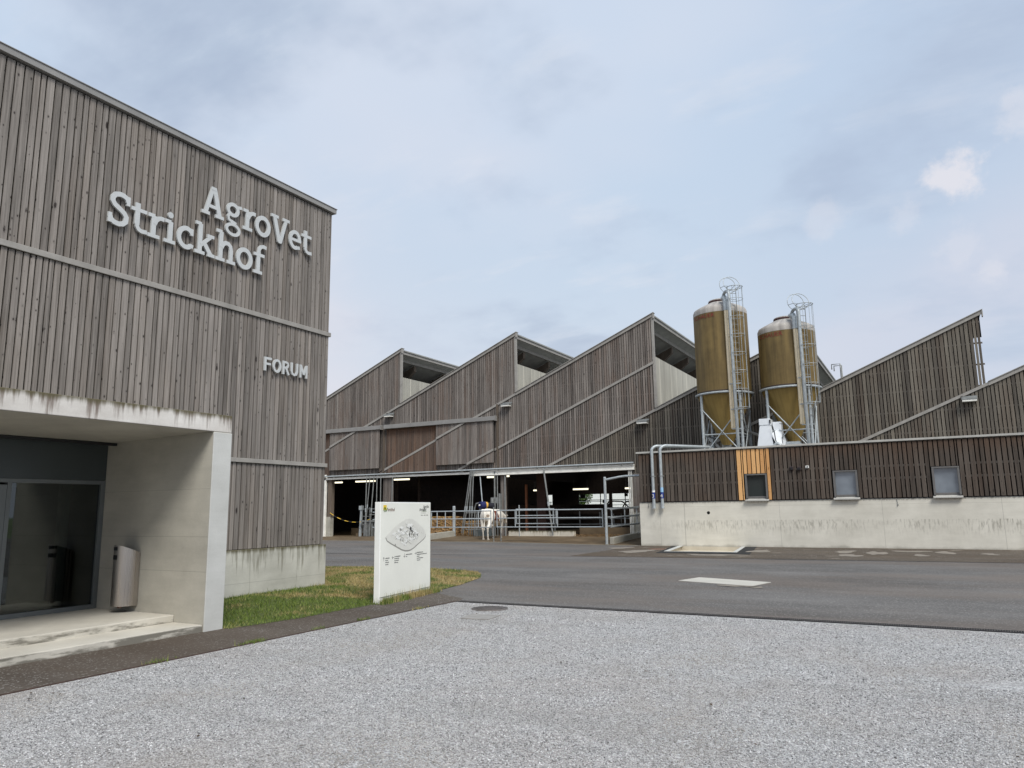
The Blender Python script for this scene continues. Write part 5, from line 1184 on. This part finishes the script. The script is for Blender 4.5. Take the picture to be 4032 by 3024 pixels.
for (a, b2) in [(-10.78, -6.62), (-5.31, -3.2), (-2.05, .12), (1.3, XE)]:
    for z in (2.57, 3.02): mb.box(a, b2, FBY - .019, FBY + .01, z - .04, z + .04, .3)
mb.build('batten', plain('feed_batten', srgb(104, 98, 90), .8), fb)
mb = MB()
xs_ = [-10.78] + sum([[w_[0], w_[1]] for w_ in wins], []) + [XE]
for i in range(0, len(xs_), 2): mb.box(xs_[i], xs_[i + 1], FBY + .05, FBY + .2, 1.815, 3.9)
for w_ in wins: mb.box(w_[0], w_[1], FBY + .05, FBY + .2, w_[3], 3.9)
mb.build('wall', 'backing', fb)
mb = MB(); mb.box(-10.9, XE, FBY - .10, FBY + .22, 3.915, 3.99); mb.box(-10.9, -10.7, FBY + .22, 35.9, 3.915, 3.99); bevel(mb.build('parapet_cap', 'trim_light', fb), .006)
mb = MB()
for x in (-7.05, -2.0, 3.0): mb.box(x, x + .1, FBY - .103, FBY + .23, 3.912, 3.996)
mb.build('cap_joint', 'trim_light', fb)
mb = MB(); mb.box(-10.8, XE, FBY + .2, 35.97, 3.55, 3.70); mb.build('roof', 'roof_top', fb)
for i, (x0, x1, z0, z1, pm) in enumerate(wins):
    mb = MB(); y = FBY + .05
    mb.box(x0, x0 + .07, y - .12, y + .05, z0 + .05, z1); mb.box(x1 - .07, x1, y - .12, y + .05, z0 + .05, z1); mb.box(x0, x1, y - .125, y + .05, z1 - .05, z1 + .002); mb.box(x0 + .07, x1 - .07, y - .02, y + .05, z0 + .05, z0 + .13)
    wf = bevel(mb.build('window', 'window_frame', fb), .004)
    mb = MB(); mb.box(x0 + .07, x1 - .07, y, y + .02, z0 + .12, z1 - .04); mb.build('pane', pm, wf)
    mb = MB(); mb.prism([(x0 - .03, FBY - .13, z0 - .02), (x0 - .03, FBY + .06, z0 + .05), (x0 - .03, FBY + .06, z0 + .0), (x0 - .03, FBY - .13, z0 - .06)], (x1 - x0 + .06, 0, 0)); mb.build('sill', 'trim_light', wf)
mb = MB()
vsd = [(-7.9 + .065 * math.cos(2 * math.pi * k / 20), FBY - .003, 1.36 + .065 * math.sin(2 * math.pi * k / 20)) for k in range(20)]; mb.add(vsd, [tuple(range(20))]); mb.build('pipe_hole', 'black', fb)
mb = MB(); mb.tube([(.0 - .95, FBY - .01, 1.78), (-.92, FBY - .02, 1.60)], .008, 6); mb.tube([(-10.45, FBY - .01, 1.78), (-10.45, FBY - .02, 1.66)], .008, 6); mb.tube([(-.92, FBY - .02, 1.6), (-.92, FBY - .02, 1.56)], .022, 8); mb.tube([(-10.45, FBY - .02, 1.66), (-10.45, FBY - .02, 1.62)], .022, 8); mb.build('drip_spout', 'steel_dull', fb)
# numbered pipes
def npipe(x, num, mats, label):
    t_ = thing('blower_pipe', (x, FBY - .13, 1.6), label, 'pipe', 'numbered blower pipes on the low building')
    yy = FBY - .13; xb = x + (.0)
    pts = [(x, yy, 1.75), (x, yy, 4.02)] + [(x + .22 * (1 - math.cos(q)), yy + .22 * (1 - math.cos(q)) * .9, 4.02 + .2 * math.sin(q)) for q in [i * math.pi / 16 for i in range(1, 9)]] + [(x + 1.6, yy + 1.9, 4.20), (x + 2.4, yy + 2.9, 3.75)]
    mb = MB(); mb.tube(pts, .062, 14); mb.build('tube', 'steel_galv', t_)
    mb = MB(); mb.tube([(x, yy, 1.60), (x, yy, 1.80)], .074, 14); mb.tube([(x, yy, 1.56), (x, yy, 1.61)], .086, 14); mb.build('coupling', 'steel_galv', t_)
    mb = MB(); mb.tube([(x, yy, 1.98), (x, yy, 2.24)], .0645, 16); mb.build('label_band', 'blue_label', t_)
    mb = MB(); mb.tube([(x, yy, 2.242), (x, yy, 2.24 + mats[1])], .0655, 16); mb.build('upper_band', mats[0], t_)
    text_mb(num, .21, lambda a, b2, c_: (x - .055 + a, yy - .069 - c_, 2.02 + b2)).build('number', 'ink_white', t_)
    mb = MB()
    for z in (2.9, ): mb.box(x - .1, x + .1, yy - .01, FBY - .04, z, z + .04); mb.tube([(x, yy, z), (x, yy, z + .04)], .075, 14)
    mb.build('clamp', 'steel_dull', t_)
npipe(-10.16, '3', ('white_paint', .08), 'grey blower pipe numbered 3 at the left end of the low building'); npipe(-9.79, '4', ('sky_label', .2), 'grey blower pipe numbered 4 with pale blue band')
for (x, z, nm, lb) in [(-4.52, 3.06, 'wall_socket', 'left dark brown socket on the low building boards'), (-4.24, 3.04, 'wall_socket', 'middle dark socket with a cable on the low building boards')]:
    t_ = thing(nm, (x, FBY, z), lb, 'socket'); mb = MB(); mb.box(x - .07, x + .07, FBY - .12, FBY - .045, z - .09, z + .06); bevel(mb.build('housing', plain('dark_socket', srgb(50, 38, 40), .6), t_), .02)
    mb = MB(); mb.box(x - .045, x + .045, FBY - .135, FBY - .121, z - .06, z + .02); mb.build('cover', 'black_plastic', t_)
t_ = thing('wall_socket', (-3.94, FBY, 3.09), 'small white-rimmed square fitting on the low building boards', 'socket'); mb = MB(); mb.box(-4.0, -3.88, FBY - .10, FBY - .045, 3.04, 3.13); mb.build('housing', 'white_paint', t_); mb = MB(); mb.box(-3.965, -3.905, FBY - .115, FBY - .101, 3.065, 3.105); mb.build('cover', 'black_plastic', t_)

# ---------------------------------------------------------------- silos
def silo(cx, cy, ztop, label):
    R0 = 1.19; zr = 6.58; s_ = thing('feed_silo', (cx, cy, 3.7), label, 'silo', 'feed silos on the roof of the low building')
    mb = MB(); mb.lathe([(R0, zr), (R0, (zr + ztop) / 2), (R0 - .005, ztop)], cx, cy, 64); mb.build('tank', 'silo', s_)
    mb = MB(); mb.lathe([(R0 - .002, ztop), (R0 - .004, ztop + .17), (R0 - .05, ztop + .28), (R0 - .2, ztop + .37), (.44, ztop + .65), (.42, ztop + .70)], cx, cy, 64); mb.build('dome', 'silo_dome', s_)
    mb = MB(); mb.lathe([(.40, ztop + .69), (.47, ztop + .71), (.47, ztop + .75), (.42, ztop + .78), (.001, ztop + .82)], cx, cy, 40); mb.build('lid', 'silo_dome', s_)
    mb = MB(); mb.lathe([(.405, ztop + .65), (.485, ztop + .675), (.485, ztop + .705), (.4, ztop + .708)], cx, cy, 40); mb.build('lid_ring', plain('dark_red_ring', srgb(74, 40, 40), .6), s_)
    mb = MB(); mb.lathe([(R0 - .02, zr - .06), (R0 - .06, zr - .22), (.26, 4.40), (.25, 4.28)], cx, cy, 64); mb.build('hopper', 'silo_hopper', s_)
    mb = MB(); mb.lathe([(R0 + .005, zr - .02), (R0 + .09, zr - .02), (R0 + .09, zr - .10), (R0 + .0, zr - .10)], cx, cy, 64); mb.lathe([(R0 + .012, zr + .03), (R0 + .012, zr - .02)], cx, cy, 64); mb.build('ring_beam', 'steel_galv', s_)
    mb = MB(); mb.lathe([(R0 + .012, zr + .055), (R0 + .02, zr + .02), (R0 + .012, zr - .01)], cx, cy, 64); mb.build('rim', plain('silo_rim', srgb(62, 50, 38), .7), s_)
    mb = MB(); mb.box(cx - .2, cx + .2, cy - .2, cy + .2, 3.95, 4.32); mb.build('outlet', 'steel_dull', s_)
    LP = [(cx + R0 * math.cos(rad(a)), cy + R0 * math.sin(rad(a))) for a in (225, 315, 45, 135)]
    for (x, y) in LP: mb = MB(); mb.tube([(x, y, 3.7), (x, y, zr - .06)], .062, 14); mb.box(x - .12, x + .12, y - .12, y + .12, 3.7, 3.72); mb.build('leg', 'steel_galv', s_)
    for i in range(4):
        a = Vector((*LP[i], 0)); b2 = Vector((*LP[(i + 1) % 4], 0))
        off = ((a + b2) / 2 - Vector((cx, cy, 0))).normalized() * .03
        mb = MB(); mb.tube([a + off + Vector((0, 0, 5.85)), b2 + off + Vector((0, 0, 3.8))], .026, 8); mb.tube([b2 + off * 2 + Vector((0, 0, 5.85)), a + off * 2 + Vector((0, 0, 3.8))], .026, 8); mb.build('brace', 'steel_galv', s_)
        mb = MB(); mb.tube([a + Vector((0, 0, 4.72)), b2 + Vector((0, 0, 4.72))], .03, 8); mb.build('crossbar', 'steel_galv', s_)
    fy = cy - R0
    # cream filling pipe with galvanised top bend
    xp = cx + .54; yp = cy - 1.19
    mb = MB(); mb.tube([(xp, yp, 4.90), (xp, yp, ztop - .02)], .085, 18)
    for z in (4.95, 5.9, 6.9): mb.tube([(xp, yp, z), (xp, yp, z + .05)], .093, 18)
    mb.build('vent_pipe', 'cream_pipe', s_)
    mb = MB(); mb.tube([(xp, yp, ztop - .03), (xp, yp, ztop + .45), (xp - .03, yp + .08, ztop + .58), (xp - .22, yp + .55, ztop + .70)], .10, 18); mb.build('vent_bend', 'steel_galv', s_)
    xg = cx + .76; yg = cy - 1.42
    k = [(xg, yg, 3.95), (xg, yg, ztop + .62)] + [(xg - .17 * (1 - math.cos(q)), yg + .22 * (1 - math.cos(q)), ztop + .62 + .20 * math.sin(q)) for q in [i * math.pi / 10 for i in range(1, 10)]] + [(xg - .36, yg + .55, ztop + .5)]
    mb = MB(); mb.tube([(xg - .25, yg + .3, 3.80), (xg - .06, yg + .06, 3.86)] + k, .068, 16); mb.build('fill_pipe', 'steel_galv', s_)
    mb = MB()
    for z in (4.85, 5.7, 6.8): mb.box(xp - .02, xg + .25, yp - .1, yp - .07, z, z + .04)
    mb.build('pipe_clamp', 'steel_galv', s_)
    # ladder with cage
    lx, ly = cx + .80, cy - 1.0; ndir = Vector((lx - cx, ly - cy, 0)).normalized(); tdir = Vector((-ndir.y, ndir.x, 0))
    C0 = Vector((lx, ly, 0)); zb_ = 5.2
    mb = MB()
    for sgn_ in (-1, 1): mb.tube([C0 + tdir * .2 * sgn_ + Vector((0, 0, zb_)), C0 + tdir * .2 * sgn_ + Vector((0, 0, ztop + 1.0))], .016, 8)
    z = zb_ + .1
    while z < ztop + .9: mb.tube([C0 - tdir * .2 + Vector((0, 0, z)), C0 + tdir * .2 + Vector((0, 0, z))], .011, 6); z += .28
    mb.build('ladder', 'steel_dull', s_)
    mb = MB(); cc = C0 + ndir * .28
    def ring(c_, r_, tilt=0.0, rr=.011):
        pts = []
        for i in range(25):
            q = 2 * math.pi * i / 24; v_ = tdir * math.cos(q) * r_ + ndir * math.sin(q) * r_
            if tilt: v_ = Matrix.Rotation(tilt, 3, tdir) @ v_
            pts.append(c_ + v_)
        mb.tube(pts, rr, 6, cap=False)
    zs_ = []; z = 5.75
    while z < ztop + .45: ring(cc + Vector((0, 0, z)), .33); zs_.append(z); z += .80
    tops = []
    for (q, a_) in [(0, 0), (180, 0), (90, 0), (45, 0), (135, 0)]:
        v_ = tdir * math.cos(rad(q)) * .33 + ndir * math.sin(rad(q)) * .33
        e = cc + v_ + Vector((0, 0, ztop + .95)); mb.tube([cc + v_ + Vector((0, 0, 5.75)), e], .010, 6); tops.append((v_, e))
    ring(cc + Vector((0, 0, ztop + .95)), .34, 0, .016)
    # hoop tunnel over the roof edge
    c1 = cc + Vector((0, 0, ztop + 1.18)) - ndir * .25; c2 = c1 - ndir * .38 + Vector((0, 0, .04))
    ring(c1, .38, rad(70), .015); ring(c2, .38, rad(82), .015)
    for q in (20, 70, 110, 160): 
        v1 = Matrix.Rotation(rad(70), 3, tdir) @ (tdir * math.cos(rad(q)) * .38 + ndir * math.sin(rad(q)) * .38); v2 = Matrix.Rotation(rad(82), 3, tdir) @ (tdir * math.cos(rad(q)) * .38 + ndir * math.sin(rad(q)) * .38)
        v0 = tdir * math.cos(rad(q)) * .34 + ndir * math.sin(rad(q)) * .34
        mb.tube([cc + v0 + Vector((0, 0, ztop + .95)), c1 + v1, c2 + v2], .012, 6)
    mb.build('safety_cage', 'steel_galv', s_)
    # maker's lettering bent round the tank
    def onc(a, b2, c_, x0, zt_, rr): q = rad(x0) + a / rr; return (cx + (rr + c_) * math.cos(q), cy + (rr + c_) * math.sin(q), zt_ + b2)
    text_mb('SCHAUER', .26, lambda a, b2, c_: onc(a * 1.05, b2, c_, 214, ztop - .23, R0 + .008)).build('lettering', 'silo_text', s_)
    return s_
silo(-7.5, 33.6, 10.15, 'taller ochre feed silo with caged ladder on the low building')
silo(-4.7, 33.6, 8.95, 'shorter ochre feed silo right of the white machine')
# white mill housing between them
ml = thing('feed_mill', (-5.7, 32.6, 3.7), 'white tapered machine housing on the roof between the two silos', 'machine')
k_ = 32.4 / 33.6
def tp(x, y, z): return (x, y, z)
mb = MB()
b_ = [(-6.05, 32.3, 3.7), (-5.30, 32.3, 3.7), (-5.30, 32.9, 3.7), (-6.05, 32.9, 3.7)]; t4 = [(-5.85, 32.35, 4.95), (-5.45, 32.35, 4.95), (-5.45, 32.8, 4.95), (-5.85, 32.8, 4.95)]
mb.add(b_ + t4, [(3, 2, 1, 0), (4, 5, 6, 7), (0, 1, 5, 4), (1, 2, 6, 5), (2, 3, 7, 6), (3, 0, 4, 7)]); bevel(mb.build('hopper', 'white_box', ml), .01)
mb = MB(); mb.box(-5.87, -5.43, 32.33, 33.3, 4.95, 5.22); mb.box(-5.40, -5.05, 32.75, 33.25, 4.2, 5.1); bevel(mb.build('cabinet', 'white_box', ml), .01)
mb = MB(); mb.prism([(-5.42, 32.33, 4.55), (-5.10, 32.9, 4.9), (-4.75, 32.9, 3.7), (-5.0, 32.33, 3.7)], (0, .15, 0)); mb.build('side_chute', 'white_box', ml)
mb = MB(); mb.tube([(-5.33, 32.28, 4.9), (-5.26, 32.26, 4.6), (-5.24, 32.26, 4.3), (-5.14, 32.3, 4.05)], .02, 8); mb.tube([(-5.1, 32.6, 5.0), (-4.85, 32.6, 4.95), (-4.8, 32.6, 4.7), (-5.0, 32.6, 4.5), (-5.02, 32.6, 4.0)], .012, 6); mb.box(-5.445, -5.40, 32.3, 32.36, 5.0, 5.16); mb.build('cable', 'black_plastic', ml)
mb = MB(); mb.tube([(-5.28, 32.2, 3.85), (-5.28, 32.2, 4.05), (-5.18, 32.2, 4.15), (-5.06, 32.2, 4.08), (-5.05, 32.2, 3.85)], .085, 14); mb.box(-4.85, -4.3, 32.3, 32.6, 3.7, 4.2); mb.box(-4.6, -4.25, 32.28, 32.62, 3.9, 4.12); mb.build('motor', 'steel_galv', ml)
# augers and pipes on the roof
def rpipe(pts, r_, label, mat='trim_light'): mb = MB(); mb.tube(pts, r_, 12); tag(mb.build('roof_pipe', mat), label, 'pipe')
rpipe([(-8.9, 34.9, 5.05), (-8.35, 34.6, 4.5), (-7.7, 34.2, 3.95)], .07, 'white capped pipe slanting behind the left silo legs'); rpipe([(-9.2, 33.2, 3.85), (-8.3, 33.9, 4.35)], .055, 'short white pipe rising from the parapet at the left silo')
rpipe([(-6.9, 34.6, 5.0), (-5.9, 33.6, 4.55)], .06, 'white auger pipe running from the left silo to the white machine')
# vent pipes on the roof at the right
vt = thing('roof_vent', (-2.9, 38, 7), 'pair of angled grey vent pipes above the roof edge right of the silos', 'vent pipe')
for dx in (0, .11):
    mb = MB(); mb.tube([(-2.99 + dx * .6, 38 - dx, 6.8), (-2.99 + dx * .6, 38 - dx, 8.23 - dx * .9), (-3.37 + dx, 38 - dx, 8.23 - dx * .9), (-3.37 + dx, 38 - dx, 8.23 - .24 - dx)], .028, 10); mb.build('pipe', 'steel_dull', vt)

# ---------------------------------------------------------------- beyond the barn
far = thing('far_building', (-32, 85, 0), 'bright white building seen through the far openings of the barn', 'building')
mb = MB(); mb.box(-60, 0, 84, 90, -.4, 5.0); mb.build('wall', 'far_white', far)
mb = MB(); mb.box(-60.3, .3, 83.6, 90.3, 5.0, 5.3); mb.build('roof', 'far_white', far)
tr = thing('tree', (-34.3, 78, 0), 'small green tree seen through the far barn opening', 'tree')
mb = MB(); mb.tube([(-34.3, 78, -.4), (-34.2, 78, 1.2), (-34.4, 78, 2.6), (-34.1, 78, 4.2)], [.16, .12, .09, .04], 10); mb.tube([(-34.3, 78, 1.5), (-33.4, 78.2, 2.8)], [.06, .02], 8); mb.tube([(-34.3, 78, 1.8), (-35.2, 77.8, 3.0)], [.06, .02], 8); mb.build('trunk', 'bark', tr)
mb = MB(); rg = random.Random(6)
for i in range(2600):
    c_ = rg.choice([(-34.3, 78, 3.4, 1.2), (-33.5, 78.2, 2.9, .8), (-35.1, 77.8, 3.1, .8), (-34.1, 78, 4.3, .9), (-33.9, 77.7, 2.4, .6)])
    v_ = Vector((rg.gauss(0, 1), rg.gauss(0, 1), rg.gauss(0, 1))).normalized() * c_[3] * rg.random() ** .45; p = Vector(c_[:3]) + v_
    a = Vector((rg.gauss(0, 1), rg.gauss(0, 1), rg.gauss(0, 1))).normalized() * .10; b2 = Vector((rg.gauss(0, 1), rg.gauss(0, 1), rg.gauss(0, 1))).normalized() * .07
    mb.add([p - a, p + b2, p + a, p - b2], [(0, 1, 2, 3)], rg.random())
mb.build('crown', 'leaf', tr)
mb = MB()
for z in (.9, 1.3, 1.9, 2.25): mb.tube([(-45, 66, z), (-20, 66, z)], .03, 6)
for i in range(12): mb.tube([(-44 + i * 2, 66, -.4), (-44 + i * 2, 66, 2.3)], .035, 6)
tag(mb.build('paddock_fence', 'steel_galv'), 'pale tube fence outside the far side of the barn', 'fence')
